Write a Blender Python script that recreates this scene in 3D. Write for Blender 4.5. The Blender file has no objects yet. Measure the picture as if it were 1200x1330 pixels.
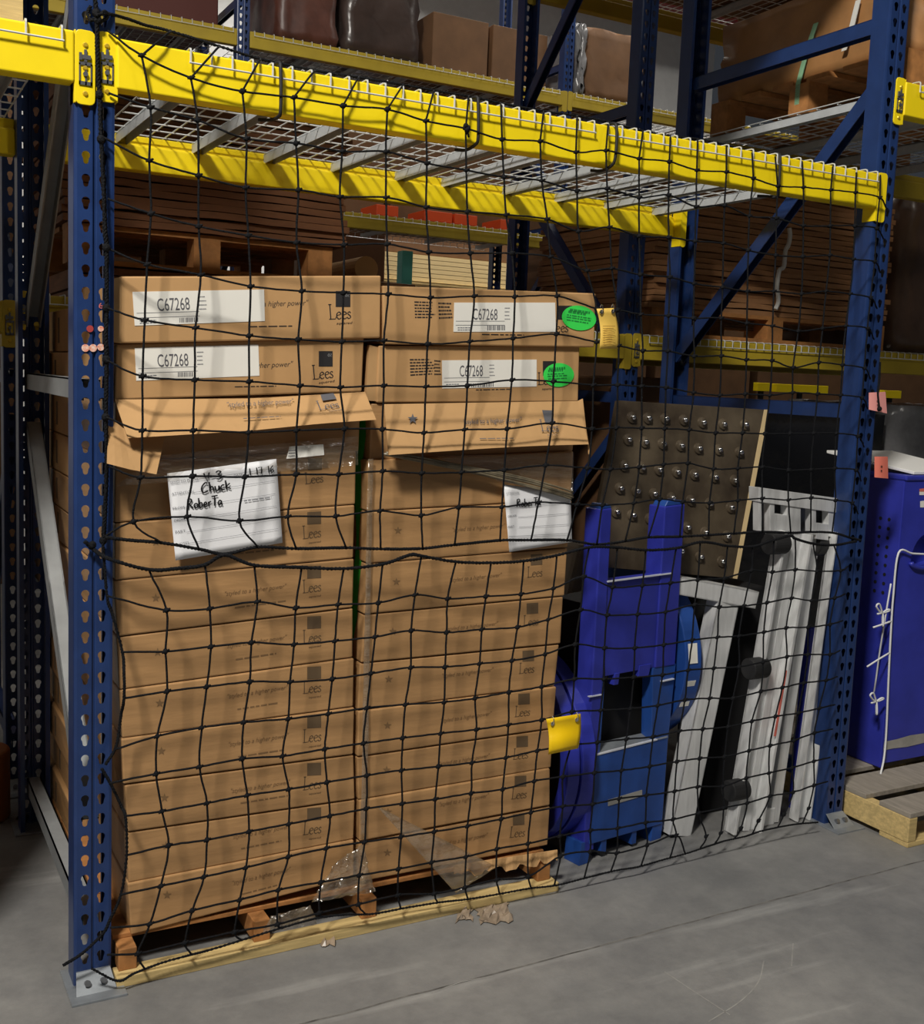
import bpy, bmesh, math, random
from mathutils import Vector, Matrix

random.seed(11)
SC = bpy.context.scene
COL = SC.collection
PI = math.pi

# ---------------------------------------------------------------- camera
CAM_P = Vector((-0.4414, -2.7015, 1.5388))
YAW, PITCH, ROLL, FPX, PX, PY = 0.5025, -0.1155, 0.0410, 1438.22, 601.44, 658.28
_f = Vector((math.sin(YAW) * math.cos(PITCH), math.cos(YAW) * math.cos(PITCH), math.sin(PITCH)))
_r0 = Vector((math.cos(YAW), -math.sin(YAW), 0))
_u0 = _r0.cross(_f)
CR = _r0 * math.cos(ROLL) + _u0 * math.sin(ROLL)
CU = -_r0 * math.sin(ROLL) + _u0 * math.cos(ROLL)
CF = _f
cam = bpy.data.cameras.new('camera')
camo = bpy.data.objects.new('camera', cam)
COL.objects.link(camo)
m = Matrix.Identity(4)
for i in range(3):
    m[i][0], m[i][1], m[i][2], m[i][3] = CR[i], CU[i], -CF[i], CAM_P[i]
camo.matrix_world = m
cam.sensor_fit = 'VERTICAL'
cam.sensor_height = 36.0
cam.lens = FPX / 1330 * 36
cam.shift_x = -(PX - 600) / 1330
cam.shift_y = (PY - 665) / 1330
cam.clip_start = 0.05
cam.clip_end = 100
SC.camera = camo

# ---------------------------------------------------------------- world, lamps, exposure
world = bpy.data.worlds.new('warehouse_ambient')
SC.world = world
world.use_nodes = True
bg = world.node_tree.nodes['Background']
bg.inputs[0].default_value = (0.80, 0.88, 1.0, 1)
bg.inputs[1].default_value = 0.035
vs = SC.view_settings
vs.view_transform = 'Standard'
vs.look = 'None'
vs.exposure = 0.0
vs.gamma = 1.0
vs.use_curve_mapping = False


def lamp(name, loc, target, sx, sy, power, col=(1, 0.95, 0.87)):
    l = bpy.data.lights.new(name, 'AREA')
    l.shape = 'RECTANGLE'
    l.size, l.size_y, l.energy, l.color = sx, sy, power, col
    o = bpy.data.objects.new(name, l)
    COL.objects.link(o)
    o.location = loc
    o.rotation_euler = (Vector(target) - Vector(loc)).to_track_quat('-Z', 'Y').to_euler()
    return o


lamp('high_bay_or_added_lamp', (-2.4, -3.2, 6.3), (0.9, 0.3, 1.0), 0.8, 0.7, 520)
lamp('high_bay_or_added_lamp', (3.2, -4.2, 6.4), (2.2, 0.3, 0.8), 0.8, 0.8, 35)
lamp('high_bay_or_added_lamp', (0.6, 4.0, 6.6), (2.5, 5.2, 2.0), 1.0, 1.0, 8)
lamp('high_bay_or_added_lamp', (5.5, 4.2, 6.6), (5.0, 6.5, 2.0), 1.0, 1.0, 30)
lamp('high_bay_or_added_lamp', (5.2, 6.3, 6.9), (5.0, 7.8, 2.0), 0.8, 0.5, 190)  # added only to brighten the pale planks
lamp('high_bay_or_added_lamp', (7.2, 3.3, 6.8), (7.0, 4.6, 1.5), 0.8, 0.5, 70)  # added only to brighten the far yellow beam pieces
lamp('high_bay_or_added_lamp', (4.5, 9.2, 6.9), (4.5, 10.5, 3.0), 1.0, 1.0, 200)


# ---------------------------------------------------------------- pixel -> place helpers
def ray(x, y):
    return CF + CR * ((x - PX) / FPX) - CU * ((y - PY) / FPX)


def PYp(x, y, Y):
    d = ray(x, y)
    return CAM_P + d * ((Y - CAM_P.y) / d.y)


def PZp(x, y, Z):
    d = ray(x, y)
    return CAM_P + d * ((Z - CAM_P.z) / d.z)


def PXp(x, y, X):
    d = ray(x, y)
    return CAM_P + d * ((X - CAM_P.x) / d.x)


class Plane:
    def __init__(s, p, n, ux=None):
        s.p = Vector(p)
        s.n = Vector(n).normalized()
        if ux is None:
            ux = Vector((1, 0, 0))
        ux = Vector(ux)
        s.ux = (ux - s.n * ux.dot(s.n)).normalized()
        s.uy = s.n.cross(s.ux)

    def at(s, x, y, lift=0.0):
        d = ray(x, y)
        pp = s.p + s.n * lift
        return CAM_P + d * ((pp - CAM_P).dot(s.n) / d.dot(s.n))


def YPlane(Y):
    return Plane((0, Y, 0), (0, -1, 0))


# ---------------------------------------------------------------- materials
def srgb(r, g, b):
    def c(u):
        u /= 255.0
        return u / 12.92 if u <= 0.04045 else ((u + 0.055) / 1.055) ** 2.4
    return (c(r), c(g), c(b), 1)


def mat(name, col, rough=0.6, metal=0.0, var=0.0, vscale=8, bump=0.0, bscale=60, spec=0.5, coat=0.0, col2=None, stretch=None, alpha=1.0):
    mt = bpy.data.materials.new(name)
    mt.use_nodes = True
    nt = mt.node_tree
    b = nt.nodes['Principled BSDF']
    b.inputs['Roughness'].default_value = rough
    b.inputs['Metallic'].default_value = metal
    b.inputs['Specular IOR Level'].default_value = spec
    b.inputs['Coat Weight'].default_value = coat
    b.inputs['Coat Roughness'].default_value = 0.25
    b.inputs['Base Color'].default_value = col
    b.inputs['Alpha'].default_value = alpha
    tc = None
    if var > 0 or bump > 0 or col2:
        tc = nt.nodes.new('ShaderNodeTexCoord')
        mp = nt.nodes.new('ShaderNodeMapping')
        nt.links.new(tc.outputs['Object'], mp.inputs[0])
        if stretch:
            mp.inputs['Scale'].default_value = stretch
    if var > 0 or col2:
        n = nt.nodes.new('ShaderNodeTexNoise')
        n.inputs['Scale'].default_value = vscale
        n.inputs['Detail'].default_value = 5
        n.inputs['Roughness'].default_value = 0.6
        nt.links.new(mp.outputs[0], n.inputs['Vector'])
        r = nt.nodes.new('ShaderNodeValToRGB')
        c2 = col2 if col2 else tuple(min(1, c * (1 - var)) for c in col[:3]) + (1,)
        c1 = col if col2 else tuple(min(1, c * (1 + var * 0.5)) for c in col[:3]) + (1,)
        r.color_ramp.elements[0].position = 0.34
        r.color_ramp.elements[1].position = 0.66
        r.color_ramp.elements[0].color = c2
        r.color_ramp.elements[1].color = c1
        nt.links.new(n.outputs['Fac'], r.inputs[0])
        nt.links.new(r.outputs[0], b.inputs['Base Color'])
    if bump > 0:
        n2 = nt.nodes.new('ShaderNodeTexNoise')
        n2.inputs['Scale'].default_value = bscale
        n2.inputs['Detail'].default_value = 3
        nt.links.new(mp.outputs[0], n2.inputs['Vector'])
        bp = nt.nodes.new('ShaderNodeBump')
        bp.inputs['Strength'].default_value = bump
        bp.inputs['Distance'].default_value = 0.01
        nt.links.new(n2.outputs['Fac'], bp.inputs['Height'])
        nt.links.new(bp.outputs[0], b.inputs['Normal'])
    return mt


M = {}
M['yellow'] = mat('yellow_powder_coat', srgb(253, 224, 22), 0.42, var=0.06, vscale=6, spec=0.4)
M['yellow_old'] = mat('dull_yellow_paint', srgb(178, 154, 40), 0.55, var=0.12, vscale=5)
M['blue'] = mat('blue_rack_paint', srgb(34, 57, 106), 0.3, var=0.15, vscale=14)
M['cobalt'] = mat('cobalt_blue_paint', srgb(50, 58, 166), 0.35, var=0.15, vscale=9)
M['cobalt_low'] = mat('royal_blue_paint', srgb(36, 76, 152), 0.4, var=0.15, vscale=9)
M['chan'] = mat('zinc_channel', srgb(196, 201, 204), 0.45, 0.15, var=0.12, vscale=14)
M['galv'] = mat('galvanized_steel', srgb(150, 156, 162), 0.42, 0.45, var=0.15, vscale=20)
M['brace_grey'] = mat('grey_painted_brace', srgb(146, 150, 152), 0.5, 0.1, var=0.15, vscale=9)
M['wire'] = mat('zinc_wire', srgb(214, 217, 216), 0.4, 0.15)
M['alu'] = mat('mill_aluminium', srgb(226, 227, 227), 0.36, 0.25, var=0.14, vscale=7, stretch=(6, 6, 0.8), bump=0.05, bscale=30)
M['edge_glint'] = mat('painted_edge_highlight', srgb(228, 232, 240), 0.35, 0.2)  # near-white colour standing for light on the stand's edges
M['chrome'] = mat('chrome', srgb(225, 225, 225), 0.12, 1.0)
M['steel'] = mat('dark_steel', srgb(120, 122, 126), 0.4, 0.7)
M['gold'] = mat('zinc_yellow_rivet', srgb(222, 190, 60), 0.35, 0.5)
M['card'] = mat('brown_cardboard', srgb(192, 151, 103), 0.75, var=0.09, vscale=5, bump=0.06, bscale=25, spec=0.25)
M['card_in'] = mat('cardboard_flap', srgb(192, 152, 104), 0.75, var=0.07, vscale=6, bump=0.12, bscale=18, spec=0.25)
M['card_wrap'] = mat('wrapped_cardboard', srgb(180, 139, 93), 0.5, var=0.16, vscale=4, stretch=(0.7, 1, 4), bump=0.22, bscale=9, spec=0.4, coat=0.25)
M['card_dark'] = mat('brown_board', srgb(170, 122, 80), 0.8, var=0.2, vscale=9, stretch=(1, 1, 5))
M['card_shade'] = mat('brown_board_painted_shade', srgb(118, 76, 46), 0.8, var=0.2, vscale=9, stretch=(1, 1, 5))  # same brown board, with shade painted into its colour
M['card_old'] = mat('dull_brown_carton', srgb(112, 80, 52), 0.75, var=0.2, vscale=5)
M['print'] = mat('black_print', srgb(36, 34, 36), 0.7)
M['print_soft'] = mat('faded_print', srgb(104, 84, 60), 0.7)
M['print_faint'] = mat('very_faded_print', srgb(132, 102, 68), 0.7)
M['print_grey'] = mat('grey_print', srgb(92, 92, 98), 0.7)
M['glyph'] = mat('pale_glyph', srgb(150, 150, 150), 0.7)
M['ink'] = mat('marker_ink', srgb(18, 18, 20), 0.6)
M['form'] = mat('form_print', srgb(120, 122, 128), 0.8)
M['paper'] = mat('white_paper', srgb(250, 251, 255), 0.7, var=0.02)
M['label'] = mat('white_label', srgb(240, 238, 230), 0.6, var=0.04, vscale=3)
M['green'] = mat('neon_green_paper', srgb(60, 232, 90), 0.6)
M['greenprint'] = mat('dark_green_print', srgb(24, 140, 60), 0.7)
M['yellow_tag'] = mat('yellow_vinyl', srgb(252, 208, 10), 0.45, var=0.04)
M['kraft_tag'] = mat('manila_card', srgb(236, 196, 92), 0.55, var=0.06)
M['pink'] = mat('pink_card', srgb(246, 166, 160), 0.7)
M['coral'] = mat('coral_card', srgb(240, 130, 110), 0.7)
M['cord'] = mat('black_twine', srgb(12, 14, 19), 0.8, spec=0.25, var=0.3, vscale=160, bump=0.5, bscale=220)
M['rubber'] = mat('black_rubber', srgb(30, 30, 31), 0.65)
M['wood'] = mat('pale_pine', srgb(206, 180, 122), 0.7, var=0.25, vscale=10, stretch=(0.8, 6, 9), bump=0.08, bscale=40)
M['wood_dk'] = mat('brown_pallet_wood', srgb(172, 118, 66), 0.75, var=0.3, vscale=9, stretch=(2, 2, 2))
M['wood_grey'] = mat('grey_pallet_deck', srgb(150, 142, 130), 0.8, var=0.2, vscale=9, stretch=(6, 1, 6))
M['plate'] = mat('brown_grey_plate', srgb(108, 96, 78), 0.42, 0.2, var=0.28, vscale=4, col2=srgb(60, 50, 40))
M['ply'] = mat('plywood_edge', srgb(226, 200, 150), 0.7)
M['black_wrap'] = mat('black_plastic', srgb(24, 24, 27), 0.22, bump=0.6, bscale=8, spec=0.6)
M['grey_wrap'] = mat('grey_plastic_wrap', srgb(130, 130, 132), 0.25, var=0.3, vscale=6, bump=0.7, bscale=7, spec=0.6)
M['white'] = mat('white_paint', srgb(235, 235, 232), 0.7)
M['whiterope'] = mat('white_rope', srgb(225, 226, 228), 0.7)
M['red'] = mat('dark_red_steel', srgb(120, 36, 32), 0.6)
M['orange'] = mat('orange_plastic', srgb(228, 84, 36), 0.5)
M['teal'] = mat('teal_plastic', srgb(96, 190, 176), 0.5)
M['lumber'] = mat('pale_lumber', srgb(240, 216, 160), 0.7, var=0.15, vscale=6, stretch=(0.5, 3, 12))
M['strap_green'] = mat('green_strap', srgb(150, 200, 160), 0.4)
M['strap_white'] = mat('white_strap', srgb(215, 215, 210), 0.4)
M['green_board'] = mat('green_board', srgb(34, 130, 36), 0.5)
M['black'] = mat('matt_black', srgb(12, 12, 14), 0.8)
M['tape'] = mat('silver_tape', srgb(180, 178, 172), 0.35, 0.3, var=0.2, vscale=14)
M['wallw'] = mat('white_wall_panel', srgb(225, 226, 225), 0.8, var=0.05)
M['redpaint'] = mat('red_sticker', srgb(214, 110, 96), 0.6)


def film_mat(name, haze, gloss):
    mt = bpy.data.materials.new(name)
    mt.use_nodes = True
    nt = mt.node_tree
    nt.nodes.remove(nt.nodes['Principled BSDF'])
    out = nt.nodes['Material Output']
    tr = nt.nodes.new('ShaderNodeBsdfTransparent')
    gl = nt.nodes.new('ShaderNodeBsdfGlossy')
    gl.inputs['Roughness'].default_value = 0.18
    df = nt.nodes.new('ShaderNodeBsdfTranslucent')
    df.inputs[0].default_value = srgb(218, 196, 160)
    df2 = nt.nodes.new('ShaderNodeBsdfDiffuse')
    df2.inputs[0].default_value = srgb(218, 196, 160)
    n = nt.nodes.new('ShaderNodeTexNoise')
    tc = nt.nodes.new('ShaderNodeTexCoord')
    mp = nt.nodes.new('ShaderNodeMapping')
    mp.inputs['Scale'].default_value = (1.0, 1.0, 3.0)
    nt.links.new(tc.outputs['Object'], mp.inputs[0])
    nt.links.new(mp.outputs[0], n.inputs['Vector'])
    n.inputs['Scale'].default_value = 9
    n.inputs['Detail'].default_value = 4
    bp = nt.nodes.new('ShaderNodeBump')
    bp.inputs['Strength'].default_value = 0.9
    bp.inputs['Distance'].default_value = 0.02
    nt.links.new(n.outputs['Fac'], bp.inputs['Height'])
    nt.links.new(bp.outputs[0], gl.inputs['Normal'])
    a = nt.nodes.new('ShaderNodeMixShader')
    a.inputs[0].default_value = 0.5
    nt.links.new(df.outputs[0], a.inputs[1])
    nt.links.new(df2.outputs[0], a.inputs[2])
    mx = nt.nodes.new('ShaderNodeMixShader')
    rr = nt.nodes.new('ShaderNodeMapRange')
    rr.inputs['From Min'].default_value = 0.3
    rr.inputs['From Max'].default_value = 0.75
    rr.inputs['To Min'].default_value = haze * 0.4
    rr.inputs['To Max'].default_value = haze * 1.7
    nt.links.new(n.outputs['Fac'], rr.inputs[0])
    nt.links.new(rr.outputs[0], mx.inputs[0])
    nt.links.new(tr.outputs[0], mx.inputs[1])
    nt.links.new(a.outputs[0], mx.inputs[2])
    mx2 = nt.nodes.new('ShaderNodeMixShader')
    mx2.inputs[0].default_value = gloss
    nt.links.new(mx.outputs[0], mx2.inputs[1])
    nt.links.new(gl.outputs[0], mx2.inputs[2])
    nt.links.new(mx2.outputs[0], out.inputs[0])
    return mt


M['film'] = film_mat('clear_stretch_film', 0.10, 0.10)
M['film_thick'] = film_mat('bunched_stretch_film', 0.22, 0.2)


def floor_mat():
    mt = bpy.data.materials.new('worn_concrete')
    mt.use_nodes = True
    nt = mt.node_tree
    b = nt.nodes['Principled BSDF']
    b.inputs['Roughness'].default_value = 0.55
    tc = nt.nodes.new('ShaderNodeTexCoord')

    def noise(scale, det, rough=0.6):
        n = nt.nodes.new('ShaderNodeTexNoise')
        n.inputs['Scale'].default_value = scale
        n.inputs['Detail'].default_value = det
        n.inputs['Roughness'].default_value = rough
        nt.links.new(tc.outputs['Object'], n.inputs['Vector'])
        return n

    def ramp(n, p0, c0, p1, c1):
        r = nt.nodes.new('ShaderNodeValToRGB')
        r.color_ramp.elements[0].position, r.color_ramp.elements[0].color = p0, c0
        r.color_ramp.elements[1].position, r.color_ramp.elements[1].color = p1, c1
        nt.links.new(n.outputs['Fac'], r.inputs[0])
        return r
    r1 = ramp(noise(1.6, 8), 0.3, srgb(110, 111, 111), 0.7, srgb(144, 143, 140))
    r2 = ramp(noise(9, 8, 0.75), 0.35, (0.72, 0.72, 0.74, 1), 0.65, (1, 1, 1, 1))
    mul = nt.nodes.new('ShaderNodeMixRGB')
    mul.blend_type = 'MULTIPLY'
    mul.inputs[0].default_value = 0.8
    nt.links.new(r1.outputs[0], mul.inputs[1])
    nt.links.new(r2.outputs[0], mul.inputs[2])
    # pale tyre scuffs: a thin band of stretched noise
    mp = nt.nodes.new('ShaderNodeMapping')
    mp.inputs['Rotation'].default_value = (0, 0, 0.5)
    mp.inputs['Scale'].default_value = (0.6, 5, 1)
    nt.links.new(tc.outputs['Object'], mp.inputs[0])
    n3 = nt.nodes.new('ShaderNodeTexNoise')
    n3.inputs['Scale'].default_value = 2.2
    n3.inputs['Detail'].default_value = 6
    nt.links.new(mp.outputs[0], n3.inputs['Vector'])
    r3 = ramp(n3, 0.58, (0, 0, 0, 1), 0.72, (0.10, 0.10, 0.095, 1))
    add = nt.nodes.new('ShaderNodeMixRGB')
    add.blend_type = 'ADD'
    add.inputs[0].default_value = 1
    nt.links.new(mul.outputs[0], add.inputs[1])
    nt.links.new(r3.outputs[0], add.inputs[2])
    nt.links.new(add.outputs[0], b.inputs['Base Color'])
    bp = nt.nodes.new('ShaderNodeBump')
    bp.inputs['Strength'].default_value = 0.12
    bp.inputs['Distance'].default_value = 0.01
    n4 = noise(40, 4)
    nt.links.new(n4.outputs['Fac'], bp.inputs['Height'])
    nt.links.new(bp.outputs[0], b.inputs['Normal'])
    return mt


M['floor'] = floor_mat()
M['joint'] = mat('joint_filler', srgb(70, 68, 66), 0.85, var=0.5, vscale=20, col2=srgb(120, 118, 114))
M['scuff'] = mat('pale_scuff', srgb(150, 149, 145), 0.8, var=0.2, vscale=30)

# ---------------------------------------------------------------- mesh helpers
WORG = {}


class MB:
    def __init__(s):
        s.v, s.f, s.m = [], [], []

    def add(s, vs, fs, mi=0):
        k = len(s.v)
        s.v += [Vector(q) for q in vs]
        for f in fs:
            s.f.append(tuple(i + k for i in f))
            s.m.append(mi)

    def hexa(s, q, mi=0):
        # q: 8 corners, first four front (bl, br, tr, tl), then the same four behind
        s.add(q, [(0, 1, 2, 3), (5, 4, 7, 6), (4, 0, 3, 7), (1, 5, 6, 2), (3, 2, 6, 7), (4, 5, 1, 0)], mi)

    def box(s, x0, x1, y0, y1, z0, z1, mi=0):
        s.hexa([(x0, y0, z0), (x1, y0, z0), (x1, y0, z1), (x0, y0, z1),
                (x0, y1, z0), (x1, y1, z0), (x1, y1, z1), (x0, y1, z1)], mi)

    def bar(s, a, b, w, h, up=(0, 0, 1), mi=0):
        # rectangular bar from a to b; h along 'up', w across it
        a, b = Vector(a), Vector(b)
        d = (b - a).normalized()
        side = d.cross(Vector(up)).normalized()
        u = side.cross(d)
        q = []
        for p in (a, b):
            q += [p - side * w / 2 - u * h / 2, p + side * w / 2 - u * h / 2, p + side * w / 2 + u * h / 2, p - side * w / 2 + u * h / 2]
        s.hexa(q, mi)

    def chan(s, a, b, w, h, t, up=(0, 0, 1), mi=0):
        # open C channel: web on top (towards 'up'), two flanges hanging down
        a, b = Vector(a), Vector(b)
        d = (b - a).normalized()
        side = d.cross(Vector(up)).normalized()
        u = side.cross(d)
        s.bar(a + u * (h - t) / 2, b + u * (h - t) / 2, w, t, up, mi)
        for sg in (-1, 1):
            o = side * sg * (w - t) / 2
            s.bar(a + o, b + o, t, h, up, mi)

    def tube(s, pts, r, n=6, mi=0, closed=False):
        pts = [Vector(p) for p in pts]
        if len(pts) < 2:
            return
        rs = r if isinstance(r, (list, tuple)) else [r] * len(pts)
        k = len(s.v)
        t0 = (pts[1] - pts[0]).normalized()
        ref = Vector((0, 0, 1)) if abs(t0.z) < 0.9 else Vector((1, 0, 0))
        nrm = t0.cross(ref).normalized()
        N = len(pts)
        for i, p in enumerate(pts):
            t = (pts[min(i + 1, N - 1)] - pts[max(i - 1, 0)])
            if t.length < 1e-9:
                t = t0
            t.normalize()
            nrm = (nrm - t * nrm.dot(t))
            if nrm.length < 1e-6:
                nrm = t.orthogonal()
            nrm.normalize()
            bn = t.cross(nrm)
            for j in range(n):
                a = 2 * PI * j / n
                s.v.append(p + (nrm * math.cos(a) + bn * math.sin(a)) * rs[i])
        for i in range(N - 1):
            for j in range(n):
                j2 = (j + 1) % n
                s.f.append((k + i * n + j, k + i * n + j2, k + (i + 1) * n + j2, k + (i + 1) * n + j))
                s.m.append(mi)
        s.f.append(tuple(k + j for j in reversed(range(n))))
        s.m.append(mi)
        s.f.append(tuple(k + (N - 1) * n + j for j in range(n)))
        s.m.append(mi)

    def blob(s, c, rx, ry=None, rz=None, mi=0, nu=8, nv=5):
        ry = rx if ry is None else ry
        rz = rx if rz is None else rz
        c = Vector(c)
        vs = [c + Vector((0, 0, rz))]
        for i in range(1, nv):
            th = PI * i / nv
            for j in range(nu):
                a = 2 * PI * j / nu
                vs.append(c + Vector((rx * math.sin(th) * math.cos(a), ry * math.sin(th) * math.sin(a), rz * math.cos(th))))
        vs.append(c - Vector((0, 0, rz)))
        fs = []
        for j in range(nu):
            fs.append((0, 1 + j, 1 + (j + 1) % nu))
            e = 1 + (nv - 2) * nu
            fs.append((len(vs) - 1, e + (j + 1) % nu, e + j))
        for i in range(nv - 2):
            for j in range(nu):
                a, b = 1 + i * nu + j, 1 + i * nu + (j + 1) % nu
                fs.append((a, a + nu, b + nu, b))
        s.add(vs, fs, mi)

    def ring(s, c, axis, prof, n=48, a0=0, a1=2 * PI, mi=0):
        # revolve profile [(radius, offset along axis)...] (closed loop) about axis through c
        c, axis = Vector(c), Vector(axis).normalized()
        u = axis.orthogonal().normalized()
        w = axis.cross(u)
        k = len(s.v)
        P = len(prof)
        full = abs(a1 - a0 - 2 * PI) < 1e-6
        N = n if full else n + 1
        for i in range(N):
            a = a0 + (a1 - a0) * i / n
            e = u * math.cos(a) + w * math.sin(a)
            for (r, o) in prof:
                s.v.append(c + e * r + axis * o)
        for i in range(n):
            i2 = (i + 1) % N
            for j in range(P):
                j2 = (j + 1) % P
                s.f.append((k + i * P + j, k + i * P + j2, k + i2 * P + j2, k + i2 * P + j))
                s.m.append(mi)
        if not full:
            s.f.append(tuple(k + j for j in range(P)))
            s.m.append(mi)
            s.f.append(tuple(k + (N - 1) * P + j for j in reversed(range(P))))
            s.m.append(mi)

    def cyl(s, a, b, r, n=20, mi=0, r2=None):
        s.tube([a, b], [r, r2 if r2 is not None else r], n, mi)

    def build(s, name, mt, parent=None, smooth=False, bevel=0.0, solid=0.0, seg=2):
        mats = mt if isinstance(mt, (list, tuple)) else [mt]
        if parent is not None:
            org = WORG[parent.name]
        else:
            xs = [v.x for v in s.v]
            ys = [v.y for v in s.v]
            zs = [v.z for v in s.v]
            org = Vector(((min(xs) + max(xs)) / 2, (min(ys) + max(ys)) / 2, min(zs)))
        me = bpy.data.meshes.new(name)
        me.from_pydata([v - org for v in s.v], [], s.f)
        for q in mats:
            me.materials.append(q)
        if len(mats) > 1:
            me.polygons.foreach_set('material_index', s.m)
        bm = bmesh.new()
        bm.from_mesh(me)
        bmesh.ops.recalc_face_normals(bm, faces=bm.faces)
        bm.to_mesh(me)
        bm.free()
        if smooth:
            for p in me.polygons:
                p.use_smooth = True
        me.update()
        o = bpy.data.objects.new(name, me)
        COL.objects.link(o)
        if parent is None:
            o.location = org
        else:
            o.parent = parent
        WORG[o.name] = org.copy()
        if solid > 0:
            md = o.modifiers.new('thickness', 'SOLIDIFY')
            md.thickness = solid
            md.offset = -1
        if bevel > 0:
            md = o.modifiers.new('bevel', 'BEVEL')
            md.width = bevel
            md.segments = seg
            md.limit_method = 'ANGLE'
            md.angle_limit = 0.6
        return o


def tag(o, label=None, cat=None, group=None, kind=None):
    if label:
        o['label'] = label
    if cat:
        o['category'] = cat
    if group:
        o['group'] = group
    if kind:
        o['kind'] = kind
    return o


def thing(name, loc, label, cat, group=None):
    o = bpy.data.objects.new(name, None)
    COL.objects.link(o)
    o.empty_display_size = 0.05
    o.location = loc
    WORG[o.name] = Vector(loc)
    return tag(o, label, cat, group)


def kids(o):
    return [c for c in COL.objects if c.parent == o]


def dup(root, offset, label=None, group=None):
    def cp(o, par):
        c = o.copy()
        COL.objects.link(c)
        if par is not None:
            c.parent = par
        for ch in kids(o):
            cp(ch, c)
        return c
    r = cp(root, None)
    r.location = root.location + Vector(offset)
    WORG[r.name] = WORG[root.name] + Vector(offset)
    if label:
        r['label'] = label
    if group:
        r['group'] = group
    return r


def struct(o):
    o['kind'] = 'structure'
    return o


def catmull(pts, per=6):
    pts = [Vector(p) for p in pts]
    if len(pts) < 3:
        return pts
    out = []
    P = [pts[0] * 2 - pts[1]] + pts + [pts[-1] * 2 - pts[-2]]
    for i in range(1, len(P) - 2):
        a, b, c, d = P[i - 1], P[i], P[i + 1], P[i + 2]
        for k in range(per):
            t = k / per
            out.append(0.5 * ((2 * b) + (c - a) * t + (2 * a - 5 * b + 4 * c - d) * t * t + (3 * b - a - 3 * c + d) * t ** 3))
    out.append(pts[-1])
    return out


def rope(mb, pts, r, pitch=0.03, strands=3, seg=0.006):
    """laid rope: strands twisting round the path"""
    path = catmull(pts, 10)
    # resample
    res = [path[0]]
    acc = 0
    for a, b in zip(path, path[1:]):
        L = (b - a).length
        n = max(1, int(L / seg))
        for k in range(1, n + 1):
            res.append(a.lerp(b, k / n))
    tlen = [0]
    for a, b in zip(res, res[1:]):
        tlen.append(tlen[-1] + (b - a).length)
    t0 = (res[1] - res[0]).normalized()
    nrm = t0.orthogonal().normalized()
    frames = []
    for i, p in enumerate(res):
        t = (res[min(i + 1, len(res) - 1)] - res[max(i - 1, 0)]).normalized()
        nrm = (nrm - t * nrm.dot(t)).normalized()
        frames.append((p, nrm.copy(), t.cross(nrm)))
    for s_ in range(strands):
        ph = 2 * PI * s_ / strands
        mb.tube([p + (n * math.cos(ph + 2 * PI * L / pitch) + b * math.sin(ph + 2 * PI * L / pitch)) * r * 0.5
                 for (p, n, b), L in zip(frames, tlen)], r * 0.58, 5)


# ---------------------------------------------------------------- writing
_tc = {}


def text_geo(s, shear=0.0):
    key = (s, shear)
    if key not in _tc:
        cu = bpy.data.curves.new('writing', 'FONT')
        cu.body = s
        cu.shear = shear
        cu.resolution_u = 3
        ob = bpy.data.objects.new('writing', cu)
        COL.objects.link(ob)
        dg = bpy.context.evaluated_depsgraph_get()
        dg.update()
        me = bpy.data.meshes.new_from_object(ob.evaluated_get(dg))
        vs = [(v.co.x, v.co.y) for v in me.vertices]
        fs = [tuple(p.vertices) for p in me.polygons]
        bpy.data.objects.remove(ob)
        bpy.data.curves.remove(cu)
        bpy.data.meshes.remove(me)
        x0 = min(v[0] for v in vs)
        x1 = max(v[0] for v in vs)
        _tc[key] = ([(v[0] - x0, v[1]) for v in vs], fs, x1 - x0)
    return _tc[key]


def put2d(mb, vs, fs, pl, p0, p1, w, h_px, lift, cap=1.0, mi=0):
    """map 2D verts (x in 0..w, y in 0..cap) on a plane so that x spans p0->p1 (pixels) and cap = h_px pixels high"""
    a, b = pl.at(p0[0], p0[1], lift), pl.at(p1[0], p1[1], lift)
    ux = (b - a)
    up = pl.n.cross(ux).normalized()
    if up.z < 0:
        up = -up
    c = pl.at(p0[0], p0[1] - h_px, lift)
    H = abs((c - a).dot(up))
    mb.add([a + ux * (x / w) + up * (y / cap * H) for x, y in vs], fs, mi)


def text(mb, s, pl, p0, p1, h_px, lift=0.0008, shear=0.0, mi=0):
    vs, fs, w = text_geo(s, shear)
    put2d(mb, vs, fs, pl, p0, p1, w, h_px, lift, 0.72, mi)


def strokes_geo(lines, wmin, wmax=None, ang=0.7):
    """pen strokes -> 2D ribbon verts and faces"""
    wmax = wmax or wmin
    vs, fs = [], []
    for ln in lines:
        k = len(vs)
        for i, (x, y) in enumerate(ln):
            a = ln[max(0, i - 1)]
            b = ln[min(len(ln) - 1, i + 1)]
            dx, dy = b[0] - a[0], b[1] - a[1]
            L = math.hypot(dx, dy) or 1
            w = wmin + (wmax - wmin) * abs(math.sin(math.atan2(dy, dx) - ang + 0.3)) if wmax != wmin else wmin
            vs.append((x - dy / L * w / 2, y + dx / L * w / 2))
            vs.append((x + dy / L * w / 2, y - dx / L * w / 2))
        for i in range(len(ln) - 1):
            fs.append((k + 2 * i, k + 2 * i + 1, k + 2 * i + 3, k + 2 * i + 2))
    return vs, fs


def smooth2(ln, per=4):
    return [(p.x, p.y) for p in catmull([Vector((x, y, 0)) for x, y in ln], per)]


def _e(o):
    return smooth2([(o + .02, .235), (o + .19, .28), (o + .35, .33), (o + .30, .43), (o + .19, .47), (o + .07, .38), (o + .03, .22), (o + .09, .06), (o + .22, .0), (o + .36, .09)])


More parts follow.
